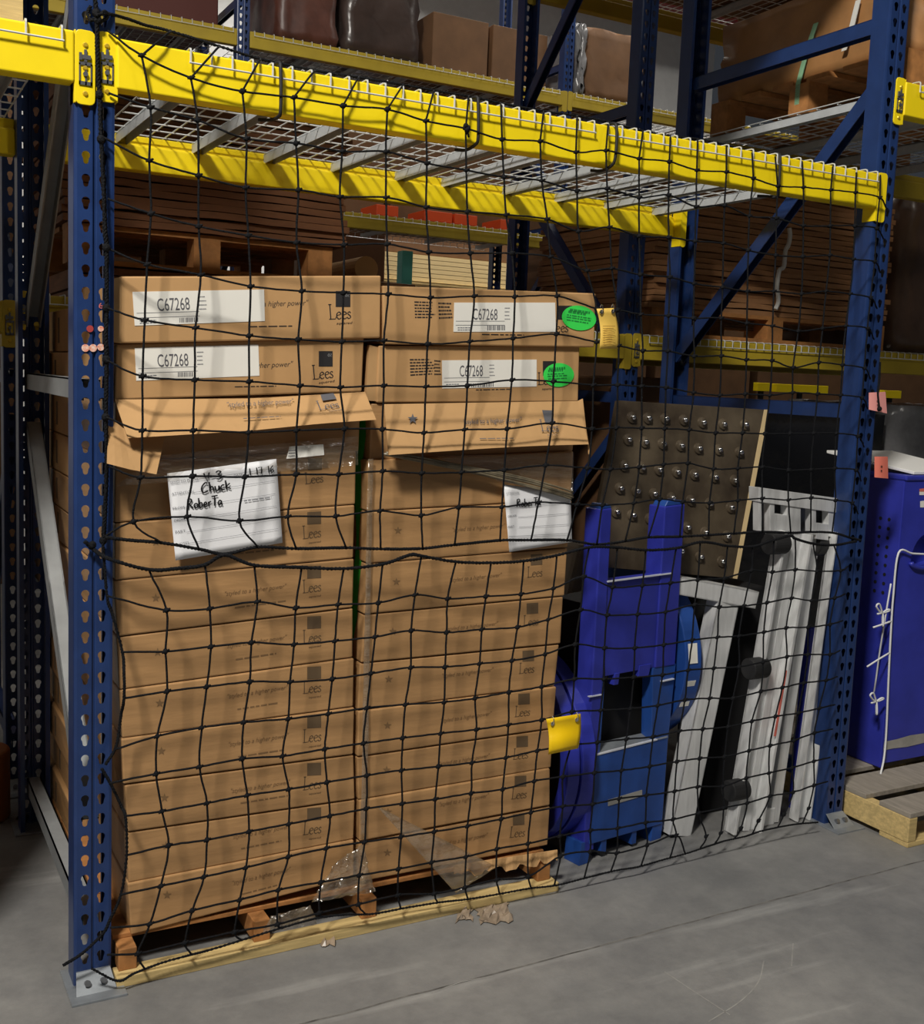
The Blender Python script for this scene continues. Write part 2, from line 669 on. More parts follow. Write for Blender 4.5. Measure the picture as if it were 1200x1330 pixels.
LEES = [[(.15, 1.0), (.15, .03)], [(.04, 1.0), (.27, 1.0)], [(.03, .02), (.50, .02), (.57, .16)], _e(.58), _e(1.0),
        smooth2([(1.66, .38), (1.58, .46), (1.48, .41), (1.47, .31), (1.57, .23), (1.65, .13), (1.58, .02), (1.46, .02), (1.40, .1)])]
LEES_GEO = strokes_geo(LEES, .035, .085)


def lees(mb, pl, p0, p1, h_px, lift=0.0008):
    put2d(mb, LEES_GEO[0], LEES_GEO[1], pl, p0, p1, 1.68, h_px, lift)


HAND = {
    'V': ([[(0, 1), (.22, 0), (.45, 1)]], .5),
    '-': ([[(.05, .42), (.42, .45)]], .48),
    '3': ([smooth2([(.02, .85), (.2, 1.0), (.42, .85), (.2, .58), (.44, .35), (.25, .02), (0, .12)])], .55),
    'C': ([smooth2([(.55, .88), (.4, 1.0), (.12, .7), (.02, .3), (.15, .0), (.55, .12)])], .68),
    'h': ([[(.04, 1.0), (.04, 0)], smooth2([(.04, .3), (.2, .5), (.32, .35), (.34, 0)])], .46),
    'u': ([smooth2([(.03, .5), (.05, .1), (.2, .0), (.33, .2), (.36, .5)]), [(.36, .5), (.38, 0)]], .48),
    'c': ([smooth2([(.34, .45), (.2, .52), (.03, .3), (.1, .03), (.36, .06)])], .44),
    'k': ([[(.04, .95), (.04, 0)], [(.38, .6), (.06, .28), (.42, 0)]], .5),
    'R': ([[(.05, 0), (.07, 1)], smooth2([(.0, .92), (.3, 1.0), (.42, .78), (.2, .52), (.06, .5)]), [(.15, .5), (.5, 0)]], .58),
    'o': ([smooth2([(.2, .5), (.03, .3), (.12, .02), (.32, .1), (.35, .35), (.2, .5)])], .44),
    'b': ([[(.05, 1), (.05, 0)], smooth2([(.05, .35), (.25, .5), (.36, .25), (.22, 0), (.05, .05)])], .46),
    'e': ([smooth2([(.03, .25), (.32, .3), (.2, .5), (.04, .28), (.12, .02), (.36, .08)])], .44),
    'r': ([[(.05, .5), (.06, 0)], smooth2([(.06, .3), (.18, .48), (.3, .45)])], .36),
    'T': ([[(0, 1), (.6, 1.05)], [(.3, 1.02), (.24, 0)]], .56),
    'a': ([smooth2([(.33, .42), (.18, .5), (.03, .25), (.12, .02), (.32, .2)]), [(.34, .48), (.34, .08), (.44, 0)]], .5),
    '1': ([[(.1, 1), (.1, 0)]], .26),
    '7': ([[(.0, .95), (.4, 1.0), (.3, 0)]], .55),
    '6': ([smooth2([(.36, 1.0), (.12, .65), (.04, .2), (.2, 0), (.38, .2), (.25, .42), (.07, .25)])], .5),
    ' ': ([], .5),
}


def hand(mb, s, pl, p0, p1, h_px, w=.11, lift=0.002):
    lines, x = [], 0
    for ch in s:
        ls, adv = HAND[ch]
        lines += [[(x + a, b) for a, b in l] for l in ls]
        x += adv
    vs, fs = strokes_geo(lines, w)
    put2d(mb, vs, fs, pl, p0, p1, x, h_px, lift)


def quad(mb, pl, c, lift=0.0008, mi=0):
    """flat patch from four pixel corners (bl, br, tr, tl)"""
    mb.add([pl.at(x, y, lift) for x, y in c], [(0, 1, 2, 3)], mi)


def sheet(mb, pl, c, l0, l1, mi=0):
    """sheet with thickness between lifts l0 (behind) and l1 (front)"""
    f = [pl.at(x, y, l1) for x, y in c]
    b = [p - pl.n * (l1 - l0) for p in f]
    mb.hexa(f + b, mi)


def lerp2(a, b, t):
    return (a[0] + (b[0] - a[0]) * t, a[1] + (b[1] - a[1]) * t)


def bil(c, u, v):
    """pixel inside quad c (bl, br, tr, tl)"""
    return lerp2(lerp2(c[0], c[1], u), lerp2(c[3], c[2], u), v)


def scribble_lines(mb, pl, c, rows, fill=0.5, lift=0.0008, seed=0):
    """rows of short dashes: print too small to read"""
    rg = random.Random(seed)
    for i in range(rows):
        v0 = 1 - (i + 1) / rows
        v1 = v0 + fill / rows
        u = 0
        end = rg.uniform(0.72, 1.0)
        while u < end:
            du = rg.uniform(0.06, 0.2)
            e = min(u + du, end)
            quad(mb, pl, [bil(c, u, v0), bil(c, e, v0), bil(c, e, v1), bil(c, u, v1)], lift)
            u = e + 0.03


def wavy_sheet(mb, fn, nu, nv, thick, n):
    """grid sheet from fn(u,v)->Vector, with thickness along -n"""
    k = len(mb.v)
    W = nu + 1
    fr = [fn(i / nu, j / nv) for j in range(nv + 1) for i in range(nu + 1)]
    bk = [p - Vector(n) * thick for p in fr]
    K = len(fr)
    fs = []
    for j in range(nv):
        for i in range(nu):
            a = j * W + i
            fs.append((a, a + 1, a + W + 1, a + W))
            fs.append((K + a, K + a + W, K + a + W + 1, K + a + 1))
    edge = [i for i in range(W)] + [j * W + nu for j in range(1, nv + 1)] + [nv * W + i for i in range(nu - 1, -1, -1)] + [j * W for j in range(nv - 1, 0, -1)]
    for a, b in zip(edge, edge[1:] + edge[:1]):
        fs.append((a, K + a, K + b, b))
    mb.add(fr + bk, fs)

# ================================================================ SETTING
fl = MB()
fl.box(-7, 13, -7, 13.4, -0.12, 0.0)
struct(fl.build('floor', M['floor']))
jt = MB()
random.seed(3)
pts = [(-7 + i * 0.06, -0.452 + 0.035 * (i * 0.06) / 3.5 + random.uniform(-.0025, .0025)) for i in range(340)]
vs, fs = strokes_geo([pts], 0.006)
jt.add([(x, y, 0.0006) for x, y in vs], fs)
struct(jt.build('trim_1', M['joint']))
sc = MB()
for ln in ([(863, 1262), (905, 1290), (948, 1318)], [(992, 1248), (985, 1275), (962, 1300), (920, 1327)], [(1030, 1225), (1028, 1255)], [(560, 1290), (600, 1275), (640, 1268)]):
    q = [PZp(x, y, 0.0007) for x, y in ln]
    v2, f2 = strokes_geo([smooth2([(p.x, p.y) for p in q], 6)], 0.0032)
    sc.add([(x, y, 0.0007) for x, y in v2], f2)
struct(sc.build('trim_2', M['scuff']))
cl = MB()
cl.box(-7, 13, -7, 13.4, 7.6, 7.7)
struct(cl.build('ceiling', M['wallw']))
wb = MB()
wb.box(-7, 13, 13.2, 13.4, 0, 7.6)
struct(wb.build('wall_back', M['wallw']))
wl = MB()
wl.box(-7.2, -7, -7, 13.4, 0, 7.6)
struct(wl.build('wall_left', M['wallw']))
for i, (yy, zz) in enumerate(((7.4, 6.9), (10.4, 6.9))):
    g = MB()
    g.box(-7, 13, yy, yy + .2, zz, zz + .03)
    g.box(-7, 13, yy, yy + .2, zz + .5, zz + .53)
    g.box(-7, 13, yy + .09, yy + .11, zz, zz + .5)
    struct(g.build('trim_%d' % (3 + i), M['red']))
g = MB()
g.box(-7, 13, 13.1, 13.2, 5.0, 5.6)
struct(g.build('trim_5', M['red']))

# ================================================================ RACKS
PW = 0.0915      # upright width
PITCH_H = 0.0508
Z0H = 0.0232


def post_mesh(H, back=False, pd=0.075):
    """C section upright; face at y=0 looking -y with two columns of teardrop holes and a centre groove"""
    mb = MB()
    n = int(H / PITCH_H)
    half = []
    for i in range(7):
        a = PI / 2 - i * (PI * 0.74) / 6
        half.append((0.0093 * math.cos(a), 0.0040 + 0.0093 * math.sin(a)))
    for i in range(4):
        a = 0.1 - i * (PI / 2 + 0.1) / 3
        half.append((0.0056 * math.cos(a), -0.0100 + 0.0056 * math.sin(a)))
    cols = ((0.0075, 0.0405, 0.0265), (0.051, 0.084, 0.0650))
    for (xa, xb, xc) in cols:
        for k in range(n):
            zc = Z0H + PITCH_H * k
            za = max(0, zc - PITCH_H / 2)
            zb = zc + PITCH_H / 2
            R_ = [(xc + a, zc + b) for a, b in half]
            L_ = [(xc - a, zc + b) for a, b in half]
            poly = [(xa, za), (xa, zb), (xc, zb)] + [L_[0]] + L_[1:] + [(xc, za)]
            mb.add([(x, 0, z) for x, z in poly], [tuple(range(len(poly)))])
            poly = [(xb, za), (xc, za)] + list(reversed(R_)) + [(xc, zb), (xb, zb)]
            mb.add([(x, 0, z) for x, z in poly], [tuple(range(len(poly)))])
    Ht = Z0H + PITCH_H * (n - .5)
    for prof in ([(0.0075, 0), (0.0015, 0.002), (0, 0.008), (0, pd), (0.014, pd), (0.014, pd - .012)],
                 [(0.084, 0), (0.090, 0.002), (PW, 0.008), (PW, pd), (PW - .014, pd), (PW - .014, pd - .012)],
                 [(0.0405, 0), (0.0425, 0.001), (0.0437, 0.006), (0.0478, 0.006), (0.049, 0.001), (0.051, 0)]):
        for a, b in zip(prof, prof[1:]):
            mb.add([(a[0], a[1], 0), (b[0], b[1], 0), (b[0], b[1], Ht), (a[0], a[1], Ht)], [(0, 1, 2, 3)])
    if back:
        mb.v = [Vector((PW - v.x, -v.y, v.z)) for v in mb.v]
    return mb


def mv(mb, off):
    mb.v = [v + Vector(off) for v in mb.v]
    return mb


def base_plate(mb, x, y, s):
    # plate with a folded front lip and two bolts; s=+1 front post, -1 rear post
    mb.box(x - .018, x + PW + .022, min(y - s * .085, y + s * .09), max(y - s * .085, y + s * .09), 0, .006)
    a, b = y - s * .055, y - s * .004
    mb.hexa([(x - .002, a, .004), (x + PW + .004, a, .004), (x + PW - .004, b, .042), (x + .006, b, .042),
             (x - .002, a + s * .006, .004), (x + PW + .004, a + s * .006, .004), (x + PW - .004, b + s * .006, .042), (x + .006, b + s * .006, .042)])


def upright_frame(X, Y, H, label, bmat, group=None, D=1.083, zs=(0.15, 1.48, 2.775, 4.05), ds=((0.40, 1.33), (2.58, 1.66), (2.95, 3.95))):
    t = thing('upright_frame', (X + PW / 2, Y + D / 2, 0), label, 'rack frame', group)
    mv(post_mesh(H), (X, Y, 0)).build('post', M['blue'], t)
    mv(post_mesh(H, True), (X, Y + D, 0)).build('post', M['blue'], t)
    for yy, s in ((Y, 1), (Y + D, -1)):
        b = MB()
        base_plate(b, X, yy, s)
        bp = b.build('base_plate', M['galv'], t, bevel=.001)
        for dx in (.027, .065):
            q = MB()
            q.cyl((X + dx, yy - s * .028, .022), (X + dx, yy - s * .040, .028), .008, 8)
            q.build('bolt', M['steel'], bp)
    xc = X + PW / 2
    ya, yb = Y + .065, Y + D - .065
    w = .042
    for z in zs:
        if z > H:
            continue
        b = MB()
        b.chan((xc, ya - .03, z), (xc, yb + .03, z), w, .05, .004)
        b.build('cross_brace', bmat, t)
    for (za, zb) in ds:
        if max(za, zb) > H:
            continue
        b = MB()
        b.chan((xc, ya - .01, za), (xc, yb + .01, zb), w, .05, .004, up=(0, 0, 1))
        b.build('diagonal_brace', bmat, t)
    return t


frame_l = upright_frame(0, 0, 3.3, 'blue rack upright at the left front corner with black rope lashed to it', M['brace_grey'], zs=(0.15, 1.475))
frame_r = upright_frame(2.571, 0, 3.3, 'blue rack upright at the far right end of the netted bay, blue braces', M['blue'], ds=((2.58, 1.66),))


def connector(t, x0, x1, side, y, z0, z1, ymat, detail=True):
    """end plate on the post face from x0 to x1, with a flange along the beam side ('l' or 'r' of the plate)"""
    b = MB()
    r = .012
    pts = []
    for cx, cz, a0 in ((x1 - r, z1 - r, 0), (x0 + r, z1 - r, PI / 2), (x0 + r, z0 + r, PI), (x1 - r, z0 + r, 1.5 * PI)):
        for k in range(4):
            a = a0 + k * PI / 6
            pts.append((cx + r * math.cos(a), cz + r * math.sin(a)))
    N = len(pts)
    b.add([(x, y, z) for x, z in pts] + [(x, y + .005, z) for x, z in pts],
          [tuple(range(N)), tuple(reversed(range(N, 2 * N)))] + [(i, (i + 1) % N, N + (i + 1) % N, N + i) for i in range(N)])
    fx = x1 if side == 'r' else x0
    b.box(fx - .002, fx + .002, y, y + .055, z0 + r * .2, z1 - r * .2)
    c = b.build('end_connector', ymat, t, bevel=.0012)
    if detail:
        xm = (x0 + x1) / 2
        H = z1 - z0
        for fz in (.80, .49, .15):
            q = MB()
            q.cyl((xm, y, z0 + H * fz), (xm, y - .004, z0 + H * fz), .0065, 10, r2=.004)
            q.build('rivet', M['gold'], c)
        q = MB()
        w = .014
        za, zb = z0 + H * .26, z0 + H * .55
        for dx in (-w, -.0008, w - .003):
            q.box(xm + dx, xm + dx + (.003 if dx != -.0008 else .0035), y - .003, y - .0005, za, zb)
        q.box(xm - w, xm + w, y - .003, y - .0005, za, za + .008)
        q.box(xm - w, xm + w, y - .003, y - .0005, zb - .004, zb + .003)
        q.box(xm - w * .9, xm + w * .8, y - .005, y - .0005, zb + .009, zb + .018)
        q.box(xm - .003, xm + .003, y - .004, y - .0005, zb + .003, zb + .03)
        q.box(xm - w, xm - w + .006, y - .006, y - .0005, zb + .006, zb + .022)
        q.cyl((xm, y - .001, za + .024), (xm, y - .006, za + .024), .0055, 10)
        q.build('safety_latch', M['steel'], c)
    return c


def beam(label, X0, X1, y0, zb, zt, mt, group=None, left=None, right=None, inner=False, detail=False, dep=.052, conn_y=None):
    """yellow tube beam along x, with end connectors; left/right: (x0,x1) plate spans"""
    t = thing('pallet_beam', ((X0 + X1) / 2, y0 + dep / 2, zb), label, 'rack beam', group)
    b = MB()
    # tube with a shelf step along the rear top edge
    s = -1 if inner else 1
    ya, yb = (y0, y0 + dep)
    pr = [(ya, zb), (yb, zb), (yb, zt - .032), (yb - .018, zt - .032), (yb - .018, zt), (ya, zt)] if not inner else \
         [(ya, zb), (yb, zb), (yb, zt), (ya + .018, zt), (ya + .018, zt - .032), (ya, zt - .032)]
    n = len(pr)
    b.add([(X0, y, z) for y, z in pr] + [(X1, y, z) for y, z in pr],
          [tuple(range(n)), tuple(reversed(range(n, 2 * n)))] + [(i, (i + 1) % n, n + (i + 1) % n, n + i) for i in range(n)])
    b.build('beam_tube', mt, t, bevel=.005, seg=3)
    cy = y0 + .002 if conn_y is None else conn_y
    if left:
        connector(t, left[0], left[1], 'r', cy, zb - .032, zt + .010, mt, detail)
    if right:
        connector(t, right[0], right[1], 'l', cy, zb - .045, zt + .006, mt, detail and X1 < 2)
    return t


def deck(label, X0, X1, ya, yb, zt, chans, pitch=.0499, group=None, drop=.030, wr=.0024, z_ch=.030, cross=.1016):
    """wire deck: wires front to back with waterfall ends over the beams, cross wires, U channels beneath"""
    t = thing('wire_deck', ((X0 + X1) / 2, (ya + yb) / 2, zt), label, 'wire deck', group)
    b = MB()
    n = max(1, round((X1 - X0) / pitch))
    for i in range(n + 1):
        x = X0 + (X1 - X0) * i / n
        b.tube([(x, ya - .003, zt - drop), (x, ya - .003, zt - .002), (x, ya - .001, zt + .003), (x, ya + .006, zt + .005), (x, yb - .006, zt + .005), (x, yb, zt + .003), (x, yb + .003, zt - drop)], wr, 5)
    for z, y in ((zt - drop, ya - .007), (zt - drop, yb + .007)):
        b.tube([(X0 - .004, y, z), (X1 + .004, y, z)], wr, 5)
    k = int((yb - ya - .06) / cross)
    for j in range(k + 1):
        y = ya + .06 + j * (yb - ya - .12) / max(1, k)
        b.tube([(X0, y, zt - .0005), (X1, y, zt - .0005)], wr, 5)
    b.build('wire_mesh', M['wire'], t)
    for x in chans:
        c = MB()
        c.chan((x, ya + .035, zt - .004 - z_ch / 2), (x, yb - .035, zt - .004 - z_ch / 2), .034, z_ch, .002)
        c.build('support_channel', M['chan'], t)
    return t


ZB, ZT = 2.1622, 2.2734
beam('bright yellow front beam behind the black net, over the brown cartons', PW, 2.571, -.012, ZB, ZT, M['yellow'], left=(.0485, PW + .002), right=(2.571, 2.571 + .045), detail=True, conn_y=-.0075)
beam('yellow beam at the rear of the netted bay, striped by deck shadows', PW, 2.571, 1.045, ZB, ZT, M['yellow'], right=(2.571, 2.60), inner=True, conn_y=1.004)
beam('bright yellow front beam of the neighbouring bay at the left picture edge', -2.48, 0, -.012, ZB, ZT, M['yellow'], right=(.002, .0455), detail=True, conn_y=-.0075)
beam('yellow beam stub on the right side of the far right post', 2.571 + PW, 5.05, -.012, 2.475, 2.585, M['yellow'], left=(2.571 + .05, 2.571 + PW + .002), detail=True, conn_y=-.0075)
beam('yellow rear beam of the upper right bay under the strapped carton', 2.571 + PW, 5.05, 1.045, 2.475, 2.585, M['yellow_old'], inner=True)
beam('yellow rear beam of the neighbouring bay at the left, in shade', -2.48, 0, 1.045, ZB, ZT, M['yellow'], inner=True)

deck('zinc wire deck over the left half of the netted bay', .258, 1.405, -.018, 1.10, ZT, (.318, .564, .811, 1.056, 1.305))
deck('zinc wire deck over the right half of the netted bay', 1.453, 2.552, -.018, 1.10, ZT, (1.495, 1.758, 1.997, 2.235, 2.478))
deck('wire deck with wide spaced hooks at the top left picture edge', -1.30, -.028, -.018, 1.10, ZT, (-1.2, -.8, -.45, -.1), pitch=.073)
deck('wire deck under the strapped carton at the upper right', 2.72, 3.85, -.018, 1.10, 2.587, (2.74, 3.1, 3.45, 3.8))

# ---- second row, back to back with the first
Y2 = 1.42
f2a = upright_frame(0.0, Y2, 3.3, 'dark upright of the rear rack row, leftmost in the picture', M['blue'], ds=((1.33, .40), (1.66, 2.58)))
f2b = upright_frame(2.62, Y2, 4.2, 'dark blue upright of the rear row beside the strapped brown boards', M['blue'], ds=((1.33, .40), (1.66, 2.58), (3.95, 2.95)))
zb2, zt2 = 1.655, 1.765
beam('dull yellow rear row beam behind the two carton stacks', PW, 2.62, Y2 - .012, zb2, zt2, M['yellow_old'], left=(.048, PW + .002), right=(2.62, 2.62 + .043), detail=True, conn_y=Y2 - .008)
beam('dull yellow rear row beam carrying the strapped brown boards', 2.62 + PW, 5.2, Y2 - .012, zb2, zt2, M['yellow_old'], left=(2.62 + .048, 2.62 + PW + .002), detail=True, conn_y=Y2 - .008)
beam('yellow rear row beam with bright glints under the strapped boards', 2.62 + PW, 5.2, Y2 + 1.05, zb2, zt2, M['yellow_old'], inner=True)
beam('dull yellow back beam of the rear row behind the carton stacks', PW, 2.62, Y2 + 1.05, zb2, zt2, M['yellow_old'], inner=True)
deck('wire deck of the rear row under the strapped brown boards', 2.75, 5.0, Y2 - .018, Y2 + 1.09, zt2, (2.85, 3.3, 3.75, 4.2, 4.65))
deck('wire deck of the rear row behind the carton stacks', .15, 2.55, Y2 - .018, Y2 + 1.09, zt2, (.3, .8, 1.3, 1.8, 2.3))
beam('dull yellow rear row beam end with latch at the left picture edge', -2.48, 0, Y2 - .012, zb2 - .03, zt2 - .03, M['yellow_old'], right=(-.002, .0455), detail=True, conn_y=Y2 - .008)
# upper level of the rear row
zu = 3.52
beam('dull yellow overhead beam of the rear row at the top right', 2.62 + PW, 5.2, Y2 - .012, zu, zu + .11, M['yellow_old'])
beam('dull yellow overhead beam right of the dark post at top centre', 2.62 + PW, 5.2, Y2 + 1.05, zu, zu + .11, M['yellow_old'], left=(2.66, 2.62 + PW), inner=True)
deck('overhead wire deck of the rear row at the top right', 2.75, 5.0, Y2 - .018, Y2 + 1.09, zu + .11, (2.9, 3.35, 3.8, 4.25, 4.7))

# ================================================================ CARTONS ON THE PALLET
YB = 0.03       # carton fronts
PLB = YPlane(YB)


def carton(label, c, dep, mt, group, Y=YB):
    """carton from its four front corners (pixels bl, br, tr, tl on the plane y=Y)"""
    f = [PYp(x, y, Y) for x, y in c]
    b = [p + Vector((0, dep, 0)) for p in f]
    mb = MB()
    mb.hexa(f + b)
    cx = sum((p.x for p in f)) / 4
    zz = min(p.z for p in f)
    t = thing('carton', (cx, Y + dep / 2, zz), label, 'carton', group)
    mb.build('box_body', mt, t, bevel=.004)
    return t


def label_part(t, c, pl, code, p0, p1, h, seed, bars, split=None):
    mb = MB()
    sheet(mb, pl, c, .0002, .0011)
    lab = mb.build('shipping_label', M['label'], t)
    q = MB()
    text(q, code, pl, p0, p1, h, .0016)
    q.build('code_print', M['print_grey'], lab)
    q = MB()
    rg = random.Random(seed)
    x = bars[0][0]
    while x < bars[1][0]:
        w = rg.uniform(.5, 1.5)
        t_ = (x - bars[0][0]) / (bars[1][0] - bars[0][0])
        yb = bars[0][1] + (bars[1][1] - bars[0][1]) * t_
        quad(q, pl, [(x, yb), (x + w, yb), (x + w, yb - bars[2]), (x, yb - bars[2])], .0016)
        x += w + rg.uniform(.6, 1.6)
    q.build('barcode', M['print_grey'], lab)
    q = MB()
    for v in (.36, .22):
        a, b = bil(c, .02, v), bil(c, .5, v)
        quad(q, pl, [a, b, (b[0], b[1] - .6), (a[0], a[1] - .6)], .0015)
    scribble_lines(q, pl, [bil(c, .04, .05), bil(c, .2, .05), bil(c, .2, .2), bil(c, .04, .2)], 2, .4, .0015, seed)
    scribble_lines(q, pl, [bil(c, .5, .42), bil(c, .56, .42), bil(c, .56, .92), bil(c, .5, .92)], 4, .25, .0015, seed + 1)
    q.build('form_lines', M['form'], lab)
    return lab


def logo_part(t, pl, sq, lp0, lp1, lh, mt, sub=None, subh=3.2, glyph=True, name='logo', lf=.0007):
    q = MB()
    quad(q, pl, sq, lf)
    lees(q, pl, lp0, lp1, lh, lf)
    if sub:
        text(q, 'squared', pl, sub[0], sub[1], subh, lf, .25)
    lg = q.build(name, mt, t)
    if glyph:
        g = MB()
        c = sq
        g_l = [smooth2([(.1, .5), (.3, .9), (.5, .6), (.3, .2), (.1, .5)]), [(.6, .9), (.95, .9), (.62, .2), (.98, .2)]]
        v, f = strokes_geo(g_l, .09)
        a, b = bil(c, .62, .60), bil(c, .95, .60)
        put2d(g, v, f, pl, a, b, 1.0, 5.0, .0011)
        g.build('logo_glyph', M['glyph'], lg)
    return lg


GL, GR = 'cartons of the left front stack', 'cartons of the right front stack'
DEP = .60
# ---- the top cartons, left stack
b1 = carton('topmost brown carton of the left stack, white C67268 label, black logo at right', [(156, 446), (494, 439), (495, 358), (157, 359)], DEP, M['card'], GL)
s = MB()
sheet(s, PLB, [(146, 444), (157, 446), (158, 359), (147, 362)], -.012, .0)
s.build('corner_flap', M['card_in'], b1)
label_part(b1, [(175, 423), (344, 417), (343, 376), (172, 379)], PLB, 'C67268', (205, 404), (247, 402), 17, 3, ((233, 419), (256, 418), 6))
logo_part(b1, PLB, [(436, 398.5), (455, 398.5), (455, 378), (436, 378)], (427, 415), (456, 413.5), 19.5, M['print'], ((437, 421.5), (458, 420.5)))
q = MB()
text(q, '"styled to a higher power"', PLB, (305, 399.2), (401, 396.5), 7.5, .0002, .32)
q.build('slogan_print', M['print'], b1)
q = MB()
scribble_lines(q, PLB, [(324, 425), (386, 424), (386, 422.6), (324, 423.6)], 1, 1, .0006, 5)
q.build('fine_print', M['print'], b1)

b2 = carton('second brown carton of the left stack, shaded, white C67268 label', [(149, 519.5), (470, 509), (473, 438), (151, 447)], DEP - .01, M['card'], GL, YB + .012)
P2 = YPlane(YB + .012)
label_part(b2, [(177, 494.5), (337, 488), (335.5, 447.5), (175, 452)], P2, 'C67268', (205, 476.5), (245, 475), 17, 4, ((231, 489.5), (250, 489), 6))
logo_part(b2, P2, [(414, 476), (432, 476), (432, 456), (414, 456)], (406, 493), (433, 490.5), 18.5, M['print'], ((414, 498.5), (435, 496)))
q = MB()
text(q, '"styled to a higher power"', P2, (283, 480.5), (381, 476), 7.5, .0002, .32)
q.build('slogan_print', M['print'], b2)
q = MB()
scribble_lines(q, P2, [(305, 503), (362, 502), (362, 500.8), (305, 501.8)], 1, 1, .0006, 6)
q.build('fine_print', M['print'], b2)

# third carton with its lid flap folded out
b3 = carton('third carton of the left stack with its long lid flap folded out', [(150, 600), (466, 586), (469, 510), (150, 521)], DEP, M['card_wrap'], GL, YB + .02)


def flap(t, top, bot, y_in, y_out, name, mt, wav, n=14):
    """flap hinged along 'top' (pixels, on y_in), its free edge 'bot' pixels on y_out"""
    def fn(u, v):
        def along(poly, u):
            k = u * (len(poly) - 1)
            i = min(int(k), len(poly) - 2)
            return lerp2(poly[i], poly[i + 1], k - i)
        a, b = along(top, u), along(bot, u)
        A, B = PYp(a[0], a[1], y_in), PYp(b[0], b[1], y_out)
        p = A.lerp(B, 1 - v)
        return p + Vector((0, -wav * math.sin(u * 7) * (1 - v), 0))
    mb = MB()
    wavy_sheet(mb, fn, n, 4, .004, (0, -1, 0))
    return mb.build(name, mt, t)


YFO = -.036
f3 = flap(b3, [(149, 519), (200, 518.5), (330, 517.5), (474, 509)], [(166, 569), (230, 565), (330, 559), (420, 550), (488, 545)], YB, YFO, 'lid_flap', M['card_in'], .004)
a3, c3, d3 = PYp(149, 519, YB), PYp(474, 509, YB), PYp(330, 559, YFO)
PF3 = Plane(a3, (c3 - a3).cross(d3 - a3) * (-1 if (c3 - a3).cross(d3 - a3).y > 0 else 1), c3 - a3)
logo_part(f3, PF3, [(419, 520.5), (437, 518), (433, 510.5), (416, 512.5)], (414, 532.5), (441, 529), 12, M['print_grey'], ((427, 534.5), (445, 532.5)), 2.2, False, lf=.0062)
q = MB()
text(q, '"styled to a higher power"', PF3, (296, 528.5), (383, 523.5), 6.5, .006, .32)
q.build('slogan_print', M['print_grey'], f3)
q = MB()
scribble_lines(q, PF3, [(316, 544), (376, 540.5), (376, 539.5), (316, 543)], 1, 1, .006, 7)
q.build('fine_print', M['print_grey'], f3)
flap(b3, [(141, 541), (160, 556), (214, 567)], [(139, 602), (170, 610), (203, 616)], YB - .02, YFO - .006, 'end_flap', M['card_in'], .002, 6)

# ---- right stack, top cartons
r1 = carton('topmost carton of the right stack, oval green sticker, white C67268 label', [(499, 447), (772, 451), (774, 381), (497, 371)], DEP, M['card'], GR)
s = MB()
sheet(s, PLB, [(563, 448), (500, 446), (497.5, 372), (509, 373)], -.01, .0)
q = MB()
for (c, sd, n) in (([(539, 413), (568, 413), (568, 390), (538, 389)], 8, 6), ([(570, 414), (589, 413), (589, 391), (569, 390)], 9, 5)):
    scribble_lines(q, PLB, c, n, .42, .0006, sd)
scribble_lines(q, PLB, [(626, 435), (690, 436), (690, 434.6), (626, 433.6)], 1, 1, .0006, 12)
q.build('fine_print', M['print'], r1)
label_part(r1, [(589, 431), (722, 431), (721, 393), (590, 393)], PLB, 'C67268', (614, 415), (646, 415.5), 15, 10, ((633, 429), (655, 429), 6.5))
logo_part(r1, PLB, [(724, 415), (743, 415), (743, 397), (724, 397)], (714, 432), (738, 431), 16, M['print'], None, 3, False)


def sticker(t, pl, cx, cy, a, b, tilt, seed):
    q = MB()
    n = 28
    pts = [(cx + a * math.cos(2 * PI * i / n) * math.cos(tilt) - b * math.sin(2 * PI * i / n) * math.sin(tilt),
            cy + a * math.cos(2 * PI * i / n) * math.sin(tilt) + b * math.sin(2 * PI * i / n) * math.cos(tilt)) for i in range(n)]
    f = [pl.at(x, y, .0022) for x, y in pts]
    k = [pl.at(x, y, .0014) for x, y in pts]
    q.add(f + k, [tuple(range(n)), tuple(reversed(range(n, 2 * n)))] + [(i, (i + 1) % n, n + (i + 1) % n, n + i) for i in range(n)])
    st = q.build('oval_sticker', M['green'], t)
    q = MB()
    ct, st_ = math.cos(tilt), math.sin(tilt)

    def rp(u, v):
        return (cx + u * ct - v * st_, cy + u * st_ + v * ct)
    for i, v in enumerate((-.55, -.38, -.1, .08, .3)):
        hw = a * .72 * math.sqrt(1 - v * v)
        hh = b * (.055 if i > 1 else .1)
        scribble_lines(q, pl, [rp(-hw, v * b + hh), rp(hw, v * b + hh), rp(hw, v * b - hh), rp(-hw, v * b - hh)], 1, 1, .0026, seed + i)
    q.build('sticker_print', M['greenprint'], st)


sticker(r1, PLB, 752, 413, 22.5, 16, .16, 20)
r2 = carton('second carton of the right stack, oval green sticker lower than its label', [(489, 523), (751, 522), (753, 449), (492, 449)], DEP - .01, M['card'], GR, YB + .012)
s = MB()
sheet(s, P2, [(475, 520), (489, 521), (491, 451), (480, 448)], -.02, -.004)
s.build('corner_flap', M['card_in'], r2)
q = MB()
for (c, sd, n) in (([(533, 488), (566, 486), (566, 464), (532, 464)], 18, 6), ([(564, 487), (573, 487), (573, 466), (564, 465)], 19, 5)):
    scribble_lines(q, P2, c, n, .42, .0006, sd)
scribble_lines(q, P2, [(618, 507), (665, 506), (665, 504.8), (618, 505.8)], 1, 1, .0006, 22)
q.build('fine_print', M['print'], r2)
label_part(r2, [(574.5, 504.5), (697, 502), (697, 467), (574, 468)], P2, 'C67268', (597, 489), (627, 488.5), 15, 11, ((612, 503), (640, 502), 5))
